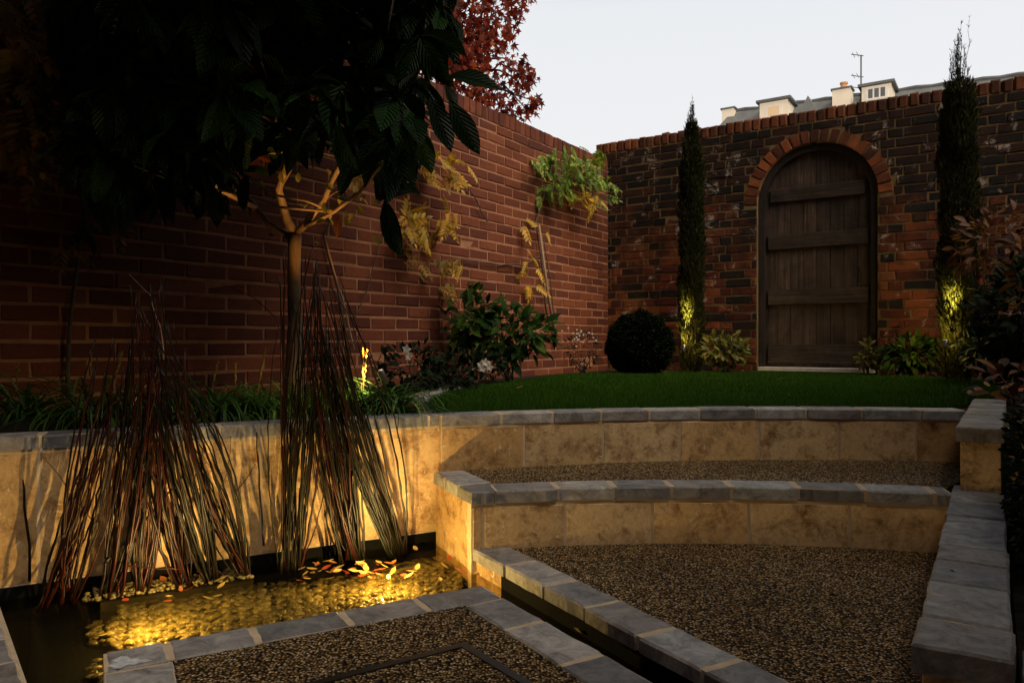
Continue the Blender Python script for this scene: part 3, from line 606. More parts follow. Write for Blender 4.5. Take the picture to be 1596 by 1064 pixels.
# spandrel above arch: fan strips
ns_ = 24; vs = []; fs = []
for i in range(ns_ + 1):
    a = math.pi * i / ns_; t = TC - math.cos(a) * (RA + .003); z = ZS + math.sin(a) * (RA + .003)
    for dp in (.006, .006 + th):
        for zz in (z, HB - .1): p = CN + dB * t - nB * dp; vs.append((p[0], p[1], zz))
for i in range(ns_):
    b = i * 4; c = b + 4; fs += [(b, c, c + 1, b + 1), (b + 2, b + 3, c + 3, c + 2), (b, b + 2, c + 2, c), (b + 1, c + 1, c + 3, b + 3)]
g.add(vs, fs)
g.build('mortar_bed', M['mortar_b'], bw)
g = MB(); wseg(T0, BWL, HB - .0995, HB - .012, .02); g.build('capping_mortar', M['mortar_b'], bw)
# door
dr = empty('arched_door', P3(CN, dB, TC, .37), 'dark weathered wooden plank door under the brick arch', 'door')
def dz(t, n_, z): p = CN + dB * t - nB * n_; return (p[0], p[1], z)
g = MB(); fw = .055
R1, R2 = RA - .004, RA - fw; path = [(-1, .36)] + [(-math.cos(math.pi * i / 20), None) for i in range(21)] + [(1, .36)]
vs = []
for k_, (cx, zz) in enumerate(path):
    for R in (R1, R2):
        if zz is None: a = math.pi * (k_ - 1) / 20; t = TC - math.cos(a) * R; z = ZS + math.sin(a) * R
        else: t = TC + cx * R; z = zz
        for n_ in (.035, .11): vs.append(dz(t, n_, z))
fs = []
for i in range(len(path) - 1):
    b = i * 4; c = b + 4; fs += [(b, b + 2, c + 2, c), (b + 1, c + 1, c + 3, b + 3), (b, c, c + 1, b + 1), (b + 2, b + 3, c + 3, c + 2)]
g.add(vs, fs); g.build('frame', M['oak2'], dr)
g = MB(); npk = 8; pw_ = 2 * (R2 + .004) / npk
for i in range(npk):
    a = TC - R2 - .004 + i * pw_; zt = []
    xs = np.linspace(a + .002, a + pw_ - .002, 5); zs = [ZS + math.sqrt(max(0, (R2 + .006) ** 2 - (x - TC) ** 2)) for x in xs]
    n_ = .082 + random.uniform(-.002, .002)
    vs = [dz(x, n_, .385) for x in xs] + [dz(x, n_, z) for x, z in zip(xs, zs)] + [dz(x, n_ + .02, .385) for x in xs] + [dz(x, n_ + .02, z) for x, z in zip(xs, zs)]
    fs = [(j, j + 1, j + 6, j + 5) for j in range(4)] + [(j + 10, j + 15, j + 16, j + 11) for j in range(4)] + [(0, 5, 15, 10), (4, 14, 19, 9)] + [(5 + j, 6 + j, 16 + j, 15 + j) for j in range(4)]
    g.add(vs, fs)
g.build('plank_panel', M['oak'], dr)
g = MB(); wseg(TL, TR, .30, ZS + RA + .02, .14); g.build('backing', M['liner'], dr)
for zc, hh in ((1.86, .115), (1.46, .125), (.985, .13), (.50, .16)):
    g = MB(); h_ = min(R2 - .01, math.sqrt(max(.001, R2 ** 2 - max(0, zc + hh / 2 - ZS) ** 2)) - .02)
    a = dz(TC - h_, .056, zc - hh / 2); g.brick(a, (*dB, 0), (*nB, 0), 2 * h_, hh, .024, .004, .0015); g.build('batten', M['oak3'], dr)
g = MB(); g.tube([dz(TC + .33, .055, 1.2), dz(TC + .33, .02, 1.2), dz(TC + .33, .02, 1.1), dz(TC + .33, .055, 1.1)], .007); g.build('handle', M['inlay'], dr)
g = MB(); a = dz(TL + .02, -.05, .352); g.brick(a, (*dB, 0), (*nB, 0), TR - TL - .04, .035, .16, .004, .001); g.build('threshold', M['threshold'], dr)
# ---------------------------------------------------------------- distant house roof
R0 = np.array((10.94, 40.0)); dRf = np.array((.8345, -.551)); nRf = np.array((-.551, -.8345))
def rt(px, off=0):
    r = (px - HX) / F; o_ = R0 + nRf * off; t = (r * o_[1] - o_[0]) / (dRf[0] - r * dRf[1]); return t
def rz_(px, py, off=0): o_ = R0 + nRf * off + dRf * rt(px, off); return EYE + (HY - py) / F * o_[1]
def rp(t, off, z): p = R0 + dRf * t + nRf * off; return np.array((p[0], p[1], z))
hb = empty('house', (*rp(6, 0, -.6)[:2], -.6), 'distant cream house with a long grey slate roof above the far wall', 'house')
RZ = 12.75; t0, t1 = rt(1118) + .0, rt(1490) + 3
g = MB(); A3 = ((*dRf, 0), (*nRf, 0), (0, 0, 1)); g.box(rp((t0 + t1) / 2, -1, 4.4), t1 - t0 - .6, 9, 10.0, A3); g.build('wall', M['render'], hb)
def ridge(t): return RZ + (-.75 - .0) * 0 + (.0)
zr0, zr1 = rz_(1130, 176), rz_(1478, 132)
g = MB(); vs = [rp(t0 + .8, 0, zr0), rp(t1, 0, zr1 + (zr1 - zr0) * .3), rp(t0 - .6, 4, zr0 - 3.6), rp(t1, 4, zr1 - 3.6), rp(t0 - .6, -4, zr0 - 3.6), rp(t1, -4, zr1 - 3.6)]
g.add(vs, [(0, 2, 3, 1), (0, 1, 5, 4), (0, 4, 2), (1, 3, 5), (2, 4, 5, 3)]); rf = g.build('roof', M['roof'], hb)
g = MB(); g.tube([rp(t0 + .8 + (t1 - t0 - .8) * i / 20, 0, zr0 + (zr1 + (zr1 - zr0) * .3 - zr0) * i / 20 + (.05 if i % 2 else .0)) for i in range(21)], .10, 6); g.build('ridge_tiles', M['lead'], hb)
def dormer(px0, px1, pyt, off, wx0, wx1, wy0, wy1, panes, glass, depth=2.5):
    ta, tb = rt(px0, off), rt(px1, off); zt = rz_((px0 + px1) / 2, pyt, off); g = MB()
    g.box(rp((ta + tb) / 2, off - depth / 2, zt - 1.2), tb - ta, depth, 2.4, A3); d_ = g.build('dormer', M['render'], hb)
    g = MB(); g.box(rp((ta + tb) / 2, off - depth / 2, zt + .07), tb - ta + .3, depth + .3, .12, A3); g.build('dormer_roof', M['lead'], d_)
    wa, wb = rt(wx0, off), rt(wx1, off); za, zb_ = rz_((wx0 + wx1) / 2, wy1, off), rz_((wx0 + wx1) / 2, wy0, off)
    f_ = MB(); f_.box(rp((wa + wb) / 2, off + .01, (za + zb_) / 2), wb - wa + .16, .05, zb_ - za + .16, A3); f_.build('window_frame', M['wframe'], d_)
    p_ = MB(); w1 = (wb - wa) / panes
    for i in range(panes): p_.box(rp(wa + w1 * (i + .5), off + .03, (za + zb_) / 2), w1 - .07, .03, zb_ - za, A3)
    p_.build('pane', M[glass], d_)
dormer(1184, 1228, 158, 1.7, 1196, 1216, 166, 180, 1, 'sunset_pane')
dormer(1343, 1389, 133, 1.7, 1352, 1381, 138, 152, 3, 'glass')
def chimney(px0, px1, pyt, pyb, off, pot):
    ta, tb = rt(px0, off), rt(px1, off); zt, zb_ = rz_((px0 + px1) / 2, pyt, off), rz_((px0 + px1) / 2, pyb, off) - 1
    g = MB(); g.box(rp((ta + tb) / 2, off - .35, (zt + zb_) / 2), tb - ta, .7, zt - zb_, A3); c_ = g.build('chimney', M['render'], hb)
    g = MB(); g.box(rp((ta + tb) / 2, off - .35, zt + .04), tb - ta + .12, .82, .08, A3); g.build('chimney_cap', M['lead'], c_)
    if pot:
        g = MB(); c0 = rp((ta + tb) / 2 + .05, off - .35, zt + .08)
        g.tube([c0, c0 + (0, 0, .22), c0 + (0, 0, .24), c0 + (0, 0, .32), c0 + (0, 0, .33)], [.17, .14, .18, .18, .13], 10); g.build('chimney_pot', M['pot'], c_)
chimney(1297, 1326, 139, 160, 1.0, True); chimney(1125, 1144, 170, 182, .4, False)
ga, gb, gm = rt(1243, .8), rt(1275, .8), rt(1259, .8); zt = rz_(1259, 149, .8); zb_ = rz_(1259, 170, .8)
g = MB(); vs = [rp(ga, .8, zb_ - .3), rp(gb, .8, zb_ - .3), rp(gm, .8, zt), rp(ga, -2, zb_ - .3), rp(gb, -2, zb_ - .3), rp(gm, -2, zt)]
g.add(vs, [(0, 1, 2), (3, 5, 4), (0, 2, 5, 3), (1, 4, 5, 2)]); g.build('gable', M['roof'], hb)
g = MB(); ap = lambda px, py: np.array((*rp(rt(1342, .5), .5, 0)[:2], rz_(1342, py, .5))) + np.array((*dRf, 0)) * (px - 1342) * .036
g.tube([ap(1342, 165), ap(1342, 86)], .035); 
for a, b, dy in ((1329, 1344, -3), (1329, 1344, -3), ): pass
for py in (86, 119, 137): g.tube([ap(1330, py - 4), ap(1345, py + 2)], .02)
for py in (87, 120): 
    for q_ in (1333, 1338): g.tube([ap(q_, py - 3) - np.array((*nRf, 0)) * .35, ap(q_, py - 3) + np.array((*nRf, 0)) * .35], .012)
g.build('antenna', M['lead'], hb)
rw0 = CN + dB * 4.5
rwl = empty('brick_wall', (*rw0, 0), 'unseen brick boundary wall added beyond the right edge for shade', 'wall')  # added out of view, keeps low side light off the garden
def run(g, o_, len_, h_):
    z = .1; c = 0
    while z < h_:
        t = -.11 * (c % 2)
        while t < len_: g.brick(P3(o_, -dL, t + .004, z), (*(-dL), 0), (*(-nL), 0), .215, .065, .03, .0035, .0016); t += .225
        z += .075; c += 1
def core(o_, len_, h_, nm, par, dep):
    g = MB(); a_, b_ = o_ + nL * .006, o_ - dL * (len_ + .1) + nL * .006; g.prism([tuple(a_), tuple(b_), tuple(b_ + nL * dep), tuple(a_ + nL * dep)], -.5, h_); g.build(nm, M['mortar_l'], par)
g = MB(); run(g, rw0, 2.9, 2.3); g.build('brickwork', M['brick_l'], rwl); core(rw0, 2.9, 2.3, 'mortar_bed', rwl, .2)
o_ = rw0 - dL * 3.1; sbd = empty('shade_block', (*o_, 0), 'unseen brick block added beyond the right edge to shade the garden', 'building')  # unseen block added to cut sky light from the right
g = MB(); run(g, o_, 9.0, 3.5); g.build('brickwork', M['brick_l'], sbd); core(o_, 9.0, 3.6, 'shade_block_core', sbd, 4)
hh = empty('house', (-3, -7.4, -.6), 'unseen brick house added behind the viewer to shade the garden', 'house')  # unseen house added to keep sun and rear sky off the garden
g = MB(); g.box((-3, -10.4, 2.9), 34, 6, 7.0); g.build('wall', M['brick_h'], hh)  # walls of the added unseen house
g = MB(); vs = [(-20.5, -7.0, 6.4), (14.5, -7.0, 6.4), (14.5, -13.8, 6.4), (-20.5, -13.8, 6.4), (-17, -10.4, 8.0), (11, -10.4, 8.0)]; g.add(vs, [(0, 1, 5, 4), (1, 2, 5), (2, 3, 4, 5), (3, 0, 4), (3, 2, 1, 0)]); g.build('roof', M['roof'], hh)  # roof of the added unseen house
for i in range(7):
    for z in (1.6, 4.4):
        w = MB(); w.box((-16 + i * 4.3, -7.39, z), 1.4, .06, 1.5); wf = w.build('window', M['wframe'], hh); w = MB()  # windows of the added unseen house
        for q in (-.34, .34): w.box((-16 + i * 4.3 + q, -7.35, z), .6, .02, 1.35)
        w.build('pane', M['glass'], wf)
# ---------------------------------------------------------------- leaf templates
def t_leaf(n=5, w=.35, fold=.25, curl=.3, pk=.45, wav=0, tip=1.0):
    """unit length leaf along +y, profile width w; 3 verts per row"""
    vs = []; uv = []
    for i in range(n + 1):
        t = i / n; pr = (math.sin(math.pi * min(1, t ** (math.log(.5) / math.log(pk)))) ** .8) * w / 2 + (.006 if i == 0 else 0)
        if i == n: pr = .002
        y = t - curl * curl * t * t * .25; z = -curl * t * t * .6; sw = wav * math.sin(t * 9)
        for sx_ in (-1, 0, 1): vs.append((sx_ * pr, y, z + abs(sx_) * pr * fold + sw * sx_ * .02)); uv.append((sx_ * .999 * (pr / (w / 2) if w else 1), t))
    fs = []
    for i in range(n):
        b = i * 3; fs += [(b, b + 1, b + 4, b + 3), (b + 1, b + 2, b + 5, b + 4)]
    return (np.array(vs), fs, np.array(uv))
def t_flat(w=.4):
    vs = [(0, 0, 0), (-w / 2, .45, .06), (0, .5, 0), (w / 2, .45, .06), (0, 1, -.12)]; return (np.array(vs), [(0, 2, 1), (0, 3, 2), (1, 2, 4), (2, 3, 4)], np.array([(0, 0), (-1, .5), (0, .5), (1, .5), (0, 1)]))
def t_star(k=5):
    angs = [-110, -85, -62, -40, -22, 0, 22, 40, 62, 85, 110]; rad = [.62, .34, .86, .36, .42, 1.0, .42, .36, .86, .34, .62]
    vs = [(0, 0, 0)]; uv = [(0, 0)]
    for a, r in zip(angs, rad): a = math.radians(a); vs.append((math.sin(a) * r * .55, .12 + math.cos(a) * r * .75, -.10 * r)); uv.append((0, r))
    return (np.array(vs), [(0, i + 1, i) for i in range(1, 11)], np.array(uv))
def t_pinnate(nl=6, lw=.26, ll=.30, droop=.5):
    """compound leaf: rachis + paired leaflets"""
    vs = []; fs = []; uv = []
    lf = t_leaf(3, lw, .3, .35, .42)
    def rach(t): return np.array((0, t * .92, -droop * t * t * .45))
    R = [rach(i / 6) for i in range(7)]
    for i, p in enumerate(R): vs += [tuple(p + (-.006, 0, 0)), tuple(p + (.006, 0, 0))]; uv += [(0, 0), (0, 0)]
    fs += [(2 * i, 2 * i + 1, 2 * i + 3, 2 * i + 2) for i in range(6)]
    for i in range(nl + 1):
        t = .22 + .78 * i / nl; p = rach(t)
        for sd_ in ((-1, 1) if i < nl else (0,)):
            an = sd_ * math.radians(62 - 18 * t); c, s_ = math.cos(an), math.sin(an); sc = ll * (1 - .25 * t)
            b = len(vs)
            for v, u_ in zip(lf[0], lf[2]):
                x = v[0] * c + v[1] * s_; y = -v[0] * s_ + v[1] * c
                vs.append((p[0] + x * sc, p[1] + y * sc, p[2] + v[2] * sc - abs(x) * sc * droop * .5)); uv.append(tuple(u_))
            fs += [tuple(j + b for j in f) for f in lf[1]]
    return (np.array(vs), fs, np.array(uv))
def rdir(n): return nrm(RNG.normal(size=(n, 3)))
def scat(mb, tpls, pos, d, up, sc):
    k = RNG.integers(0, len(tpls), len(pos)); Mx = frames(d, up, sc)
    for i, t in enumerate(tpls):
        s_ = k == i
        if s_.any(): mb.inst(t, Mx[s_], pos[s_])
T_BIG = [t_leaf(7, .36, .35, c, .55, 1) for c in (.25, .5, .8)]
T_MED = [t_leaf(4, .45, .3, c, .5, 0) for c in (.2, .5)]
T_SM = [t_flat(.5), t_flat(.38)]
T_STAR = [t_star()]
T_PIN = [t_pinnate(5, .42, .40, .6), t_pinnate(5, .40, .38, 1.0), t_pinnate(4, .46, .44, .4)]
def spt(a, b, n=8, sag=0, wob=0):
    a = np.array(a, float); b = np.array(b, float); t = np.linspace(0, 1, n)[:, None]
    P = a + (b - a) * t; P[:, 2] += (sag * 4 * (t - t * t))[:, 0]; P[1:-1] += RNG.normal(0, wob, P[1:-1].shape); return P
# ---------------------------------------------------------------- broadleaf tree
TB = at(458, 622, 3.1); TBz = np.array((TB[0], TB[1], Z_SOIL)); FK = at(459, 366, 3.1)
tr = empty('broadleaf_tree', tuple(TBz), 'small evergreen tree with large dark ribbed leaves and a pale lit trunk', 'tree')
g = MB(); tp = np.array([TBz - (0, 0, .04), at(457, 575, 3.1), at(460, 500, 3.1), at(458, 430, 3.1), at(459, 385, 3.1), FK]); g.tube(tp, [.042, .033, .0285, .026, .026, .030], 14)
limbs = [([FK, at(448, 345, 3.08), at(441, 320, 3.05), at(434, 295, 3.02), at(441, 272, 3.0), at(452, 235, 2.98), at(440, 180, 2.95), at(430, 90, 2.9), at(420, -40, 2.9)], .020),
         ([FK, at(474, 352, 3.08), at(487, 335, 3.04), at(505, 312, 3.0), at(516, 285, 2.95), at(540, 240, 2.9), at(560, 160, 2.85), at(600, 60, 2.8), at(620, -40, 2.75)], .015),
         ([FK + (.0, 0, -.01), at(444, 366, 3.12), at(418, 348, 3.16), at(400, 325, 3.2), at(370, 290, 3.25), at(330, 230, 3.3), at(300, 150, 3.3)], .017),
         ([at(474, 352, 3.08), at(492, 345, 3.0), at(520, 330, 2.9), at(560, 300, 2.8), at(600, 250, 2.75), at(640, 190, 2.7)], .010),
         ([at(434, 295, 3.02), at(470, 230, 3.2), at(500, 130, 3.4), at(520, 30, 3.5)], .011),
         ([at(400, 325, 3.2), at(350, 300, 3.0), at(290, 260, 2.8), at(230, 200, 2.75), at(190, 120, 2.7)], .011)]
limbs += [([at(420, -40, 2.9), (-1.2, 2.6, 2.5), (-1.5, 1.9, 2.8)], .010), ([at(620, -40, 2.75), (-.6, 2.2, 2.5), (-.7, 1.3, 2.7)], .010), ([at(300, 150, 3.3), (-1.7, 3.0, 2.2), (-2.2, 2.6, 2.6)], .010)]
for P, r in limbs: g.tube(P, np.linspace(r, r * .45, len(P)), 9)
ends = []
lower = lambda x: np.interp(x, [120, 200, 300, 380, 440, 520, 600, 660, 700, 745], [330, 345, 350, 345, 265, 262, 345, 265, 240, 190])
cnt = 0
while cnt < 430:
    px = random.uniform(115, 735); py = random.uniform(-420, 335); Y = random.uniform(2.1, 3.75)
    if py > lower(px) - 62: continue
    rx = np.interp(py, [-330, 0, 60, 100, 180, 320], [720, 712, 708, 690, 690, 640])
    if px > rx - 28: continue
    p = at(px, py, Y); c = at(430, 60, 3.05)
    if ((p[0] - c[0]) / 1.1) ** 2 + ((p[1] - c[1]) / .95) ** 2 + ((p[2] - c[2]) / 1.2) ** 2 > 1.05: continue
    ends.append(p); cnt += 1
cnt = 0      # leaf clusters added out of view over the pond, to shade the left wall
while cnt < 640:
    q = RNG.uniform(-1, 1, 3)
    if q @ q > 1: continue
    p = np.array((-1.35, 2.15, 2.65)) + q * (1.65, 1.9, .85)
    if HY - F * (p[2] - .28 - EYE) / max(p[1] - .2, .05) > -25: continue
    ends.append(p); cnt += 1
cnt = 0  # second cluster mass added out of view, shades the wall beside the trunk
while cnt < 560:
    q = RNG.uniform(-1, 1, 3)
    if q @ q > 1: continue
    p = np.array((-.42, 3.1, 2.95)) + q * (1.0, 1.2, .75)
    if HY - F * (p[2] - .28 - EYE) / max(p[1] - .2, .05) > -25: continue
    ends.append(p); cnt += 1
ends = np.array(ends)
limbpts = np.concatenate([np.array(P) for P, r in limbs])
for p in ends[::2]:
    i = np.argmin(np.linalg.norm(limbpts - p, axis=1) + (limbpts[:, 2] > p[2]) * .3); g.tube(spt(limbpts[i], p, 5, -.03, .015), [.006, .005, .0045, .004, .003], 5)
g.build('trunk', M['bark'], tr, smooth=True)
cen = np.array((TB[0] + .0, 3.05, 1.3)); pos = []; dd = []; sc = []
for p in ends:
    ax = nrm(nrm(p - cen) * .7 + np.array((0, 0, .2)) + RNG.normal(0, .25, 3)); m_ = random.randint(6, 9)
    s1 = nrm(np.cross(ax, (0.1, .2, 1))); s2 = np.cross(ax, s1); ph = random.random() * 6
    for j in range(m_):
        a = ph + j * 2.4; dv = ax * random.uniform(-.1, .55) + (s1 * math.cos(a) + s2 * math.sin(a)); dv[2] -= random.uniform(.35, 1.2)
        pos.append(p + ax * j * .005); dd.append(dv); sc.append(random.uniform(.13, .225))
pos = np.array(pos); dd = nrm(np.array(dd)); sc = np.array(sc)
up = np.array((0, 0, 1.)) + RNG.normal(0, .35, (len(pos), 3)); 
keep = np.ones(len(pos), bool)
tipp = pos + dd * sc[:, None]
def proj(p): return HX + F * p[:, 0] / p[:, 1], HY - F * (p[:, 2] - EYE) / p[:, 1]
tx, ty = proj(tipp); keep &= (ty < lower(tx) + 30) | (RNG.random(len(tx)) < .12)
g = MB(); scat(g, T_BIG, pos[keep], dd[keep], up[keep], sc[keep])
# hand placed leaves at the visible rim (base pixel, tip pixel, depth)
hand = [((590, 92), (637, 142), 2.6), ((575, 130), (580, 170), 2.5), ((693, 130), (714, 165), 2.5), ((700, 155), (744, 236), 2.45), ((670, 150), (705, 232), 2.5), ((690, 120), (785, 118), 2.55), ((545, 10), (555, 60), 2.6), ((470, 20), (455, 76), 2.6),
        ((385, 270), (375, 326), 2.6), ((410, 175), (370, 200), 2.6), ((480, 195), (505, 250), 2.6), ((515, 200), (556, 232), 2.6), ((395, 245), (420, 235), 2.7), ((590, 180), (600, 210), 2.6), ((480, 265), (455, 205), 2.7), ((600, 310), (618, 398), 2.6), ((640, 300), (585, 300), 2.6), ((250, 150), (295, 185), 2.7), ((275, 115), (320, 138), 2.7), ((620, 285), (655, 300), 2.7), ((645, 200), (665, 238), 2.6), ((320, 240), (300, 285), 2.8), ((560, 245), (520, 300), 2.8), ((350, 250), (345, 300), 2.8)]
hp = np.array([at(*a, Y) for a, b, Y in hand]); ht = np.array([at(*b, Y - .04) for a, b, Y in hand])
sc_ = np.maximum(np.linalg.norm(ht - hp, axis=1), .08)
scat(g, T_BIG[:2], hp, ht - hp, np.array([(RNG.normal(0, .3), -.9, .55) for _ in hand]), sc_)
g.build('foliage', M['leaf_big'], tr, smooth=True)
g = MB(); hand2 = [((505, 70), (498, 118), 2.45), ((340, 45), (345, 62), 2.6), ((398, 165), (402, 135), 2.6), ((525, 372), (527, 335), 2.7), ((385, 95), (392, 112), 2.6), ((392, 230), (420, 250), 2.8)]
hp = np.array([at(*a, Y) for a, b, Y in hand2]); ht = np.array([at(*b, Y - .03) for a, b, Y in hand2])

for a_, b_ in zip(hp, ht): g = MB(); scat(g, T_BIG[:2], a_[None], (b_ - a_)[None], np.array([(.1, -1, .2)]), [np.linalg.norm(b_ - a_) * 1.05]); g.build('old_leaf', M['leaf_orange'], tr, smooth=True, label='orange dying leaf')
g = MB(); n = 42; bp = np.array([at(random.gauss(505, 48), random.gauss(308, 28), random.uniform(2.75, 3.1)) for _ in range(n)]); scat(g, T_MED, bp, rdir(n) + (.3, -.3, .3), rdir(n) * .4 + (0, -.7, .5), RNG.uniform(.025, .06, n))
g.build('young_foliage', M['leaf_yoko'], tr, smooth=True)
# ---------------------------------------------------------------- red maple behind the left wall
mt = empty('red_maple', (-.9, 7.6, .3), 'tall maple with red autumn leaves leaning over the left wall', 'tree')
g = MB(); g.tube([(-.9, 7.6, .0), (-.85, 7.6, 1.5), (-.7, 7.5, 2.8), (-.5, 7.4, 4.2)], [.12, .10, .07, .04], 9)
blobs = [(760, 20, 62), (800, 0, 34), (742, 75, 42), (775, 52, 30), (718, 60, 50), (745, 120, 36), (690, 30, 80), (800, 100, 26), (825, 115, 16), (812, 132, 20), (765, 150, 34), (835, 158, 13), (822, 172, 15), (795, 170, 20), (735, 150, 38), (700, 110, 60), (620, 20, 90), (560, -60, 100), (700, -90, 110), (790, -70, 60)]
pos = []
for bx, by, r in blobs:
    Yc = 7.0 + random.uniform(-.3, .3); c = at(bx, by, Yc); R_ = r / F * Yc; nl = int(14 + r * r * .06)
    q = rdir(nl) * (RNG.random(nl) ** .4)[:, None] * R_; q[:, 1] *= .8; pos.append(c + q)
    g.tube(spt((-.5, 7.4, 3.2), c, 6, .1, .04), [.02, .017, .014, .01, .007, .004], 5)
g.build('trunk', M['darkbark'], mt, smooth=True)
pos = np.concatenate(pos); n = len(pos); d = RNG.normal(0, .5, (n, 3)) + (0, 0, -1.0); g = MB()
scat(g, T_STAR, pos, d, np.array((.3, -1, .3)) + RNG.normal(0, .45, (n, 3)), RNG.uniform(.055, .11, n)); g.build('foliage', M['leaf_maple'], mt)
# ---------------------------------------------------------------- climbers on the left wall
def wl(px, off):            # depth on the left wall for a pixel column, off metres in front
    o_ = CN + nL * off; r = (px - HX) / F; t = (o_[0] - r * o_[1]) / (dL[0] - r * dL[1]); return o_[1] - dL[1] * t
def climber(label, leaves, matn, stems=(), sc=(.16, .24), group=None, name='climber', off=.07, base=None, droop=(0.6, -.3, -1)):
    bx = base or leaves[0][:2]; Y = wl(bx[0], off); p0 = at(bx[0], bx[1], Y)
    r = empty(name, tuple(p0), label, 'climber', group)
    if stems:
        g = MB()
        for st, rad in stems:
            P = np.array([at(x, y, wl(x, .025)) for x, y in st]); Q = [P[0]]
            for a, b in zip(P[:-1], P[1:]):
                for t in (.33, .66, 1): Q.append(a + (b - a) * t + RNG.normal(0, .004, 3))
            g.tube(Q, np.linspace(rad, rad * .6, len(Q)), 6)
        g.build('stem', M['vine'], r, smooth=True)
    mats_ = {}
    for bx, by, rx, ry, n, mn in leaves:
        pos = np.array([at(bx + RNG.normal(0, rx), by + RNG.normal(0, ry), wl(bx, off + random.uniform(-.03, .12))) for _ in range(n)])
        d = np.array(droop) * RNG.uniform(.2, 1.1, (n, 1)) + RNG.normal(0, .55, (n, 3)) + (0, 0, .1)
        mats_.setdefault(mn or matn, []).append((pos, d, RNG.uniform(*sc, n)))
    for mn, L_ in mats_.items():
        g = MB()
        for pos, d, s_ in L_: scat(g, T_PIN, pos, d, np.array((*nL, .55)) + RNG.normal(0, .25, (len(pos), 3)), s_)
        g.build('foliage', M[mn], r, smooth=True)
    return r
climber('green climber with feathery leaves high on the left wall near the corner', [(870, 243, 20, 8, 30, None), (905, 262, 22, 12, 44, None), (935, 288, 12, 18, 26, None), (868, 285, 15, 18, 28, None), (905, 310, 20, 8, 14, 'leaf_wgold'), (838, 245, 8, 5, 5, None), (830, 352, 8, 6, 3, 'leaf_wgold'), (828, 400, 5, 12, 5, 'leaf_wgold'), (828, 438, 5, 5, 3, 'leaf_wgold')], 'leaf_wgreen',
        [([(866, 540), (850, 480), (843, 400), (835, 350), (850, 300), (880, 260), (930, 300)], .010), ([(840, 400), (815, 412), (780, 412), (720, 404), (665, 408)], .008), ([(866, 540), (858, 440), (845, 360)], .006), ([(760, 345), (735, 300), (705, 262)], .005)], (.10, .16), base=(866, 575))
climber('golden leaved climber behind the small tree on the left wall', [(655, 235, 14, 8, 16, None), (672, 262, 20, 10, 20, None), (690, 335, 16, 8, 13, None), (640, 345, 14, 10, 14, None), (665, 400, 24, 6, 16, 'leaf_wolive'), (700, 410, 10, 6, 4, None), (700, 440, 8, 8, 4, 'leaf_wolive'), (560, 260, 20, 20, 7, None), (720, 455, 10, 8, 5, 'leaf_shrub')], 'leaf_wgold',
        [([(545, 560), (530, 470), (505, 370), (520, 330)], .007), ([(550, 500), (575, 440), (592, 380), (600, 330)], .004), ([(705, 262), (660, 240), (620, 250)], .005)], (.10, .16), base=(655, 600))
climber('olive and rust leaved climber at the far left of the brick wall', [(20, 60, 22, 45, 30, None), (40, 180, 20, 30, 20, None), (25, 205, 14, 20, 8, None), (90, 40, 30, 30, 18, 'leaf_shrub'), (120, 205, 22, 12, 8, 'leaf_shrub'), (60, 120, 26, 30, 14, 'leaf_shrub')], 'leaf_wolive', [([(105, 620), (110, 480), (130, 330), (110, 220), (60, 130), (20, 20)], .009)], (.13, .19), base=(105, 640), off=.2)
climber('sparse brown leaved climber shoot below the far left foliage', [(150, 318, 14, 6, 4, None), (165, 335, 12, 6, 3, None), (95, 378, 5, 6, 2, None), (140, 350, 10, 6, 2, 'leaf_shrub')], 'leaf_wolive', [([(100, 400), (115, 370), (140, 350), (190, 325)], .003)], (.09, .13), base=(100, 640), off=.12)
g = MB(); P = [at(868, 536, wl(868, .12)), at(853, 450, wl(853, .10)), at(840, 350, wl(840, .08))]; g.tube(P, [.012, .011, .009], 8)
g.build('bamboo_cane', M['cane'], label='pale cane leaning on the left wall, tied to the climber', cat='cane', origin=tuple(P[0]), smooth=True)
# ---------------------------------------------------------------- bed shrubs
def shrub(name, label, cat, c, rad, n, mn, tpl, sc, group=None, flat=.8, ups=.6, stems=6, flowers=None, shell=.5):
    c = np.array(c, float); base = np.array((c[0], c[1], Z_SOIL)); r = empty(name, tuple(base), label, cat, group)
    g = MB()
    for _ in range(stems): g.tube(spt(base + RNG.normal(0, .015, 3) * (1, 1, 0), c + rdir(1)[0] * np.array(rad) * .7, 5, .01, .01), [.006, .005, .004, .003, .002], 5)
    g.build('stem', M['darkbark'], r)
    q = rdir(n); k_ = (shell + (1 - shell) * RNG.random(n)) ** .6; lump = 1 + .16 * np.sin(q[:, 0] * 7 + c[0] * 9) * np.sin(q[:, 2] * 6 + q[:, 1] * 5)
    pos = c + q * (k_ * lump)[:, None] * np.array(rad); pos[:, 2] = np.maximum(pos[:, 2], Z_SOIL + .01)
    d = q * flat + RNG.normal(0, .35, (n, 3)); g = MB(); scat(g, tpl, pos, d, np.array((0, -.3, ups)) + q * .4 + RNG.normal(0, .25, (n, 3)), RNG.uniform(*sc, n)); g.build('foliage', M[mn], r, smooth=True)
    if flowers:
        g = MB(); star = []
        for (px, py, Y, s_) in flowers:
            p = at(px, py, Y)
            for j in range(5):
                a = j * 1.2566 + random.random() * .3; star.append((p, (math.cos(a), -.25, math.sin(a)), s_))
        for q_ in range(0, len(star), 5):
            st = star[q_:q_ + 5]; g = MB(); scat(g, [t_flat(.7)], np.array([x[0] for x in st]), np.array([x[1] for x in st]), np.array([(0, -1, .1)] * 5), np.array([x[2] for x in st])); g.build('flower', M['petal'], r)
    return r
shrub('lobed_shrub', 'leafy green shrub with broad lobed leaves in front of the left wall', 'shrub', at(795, 520, 5.0), (.30, .26, .20), 330, 'leaf_shrub', T_MED + T_STAR, (.06, .13), shell=.2)
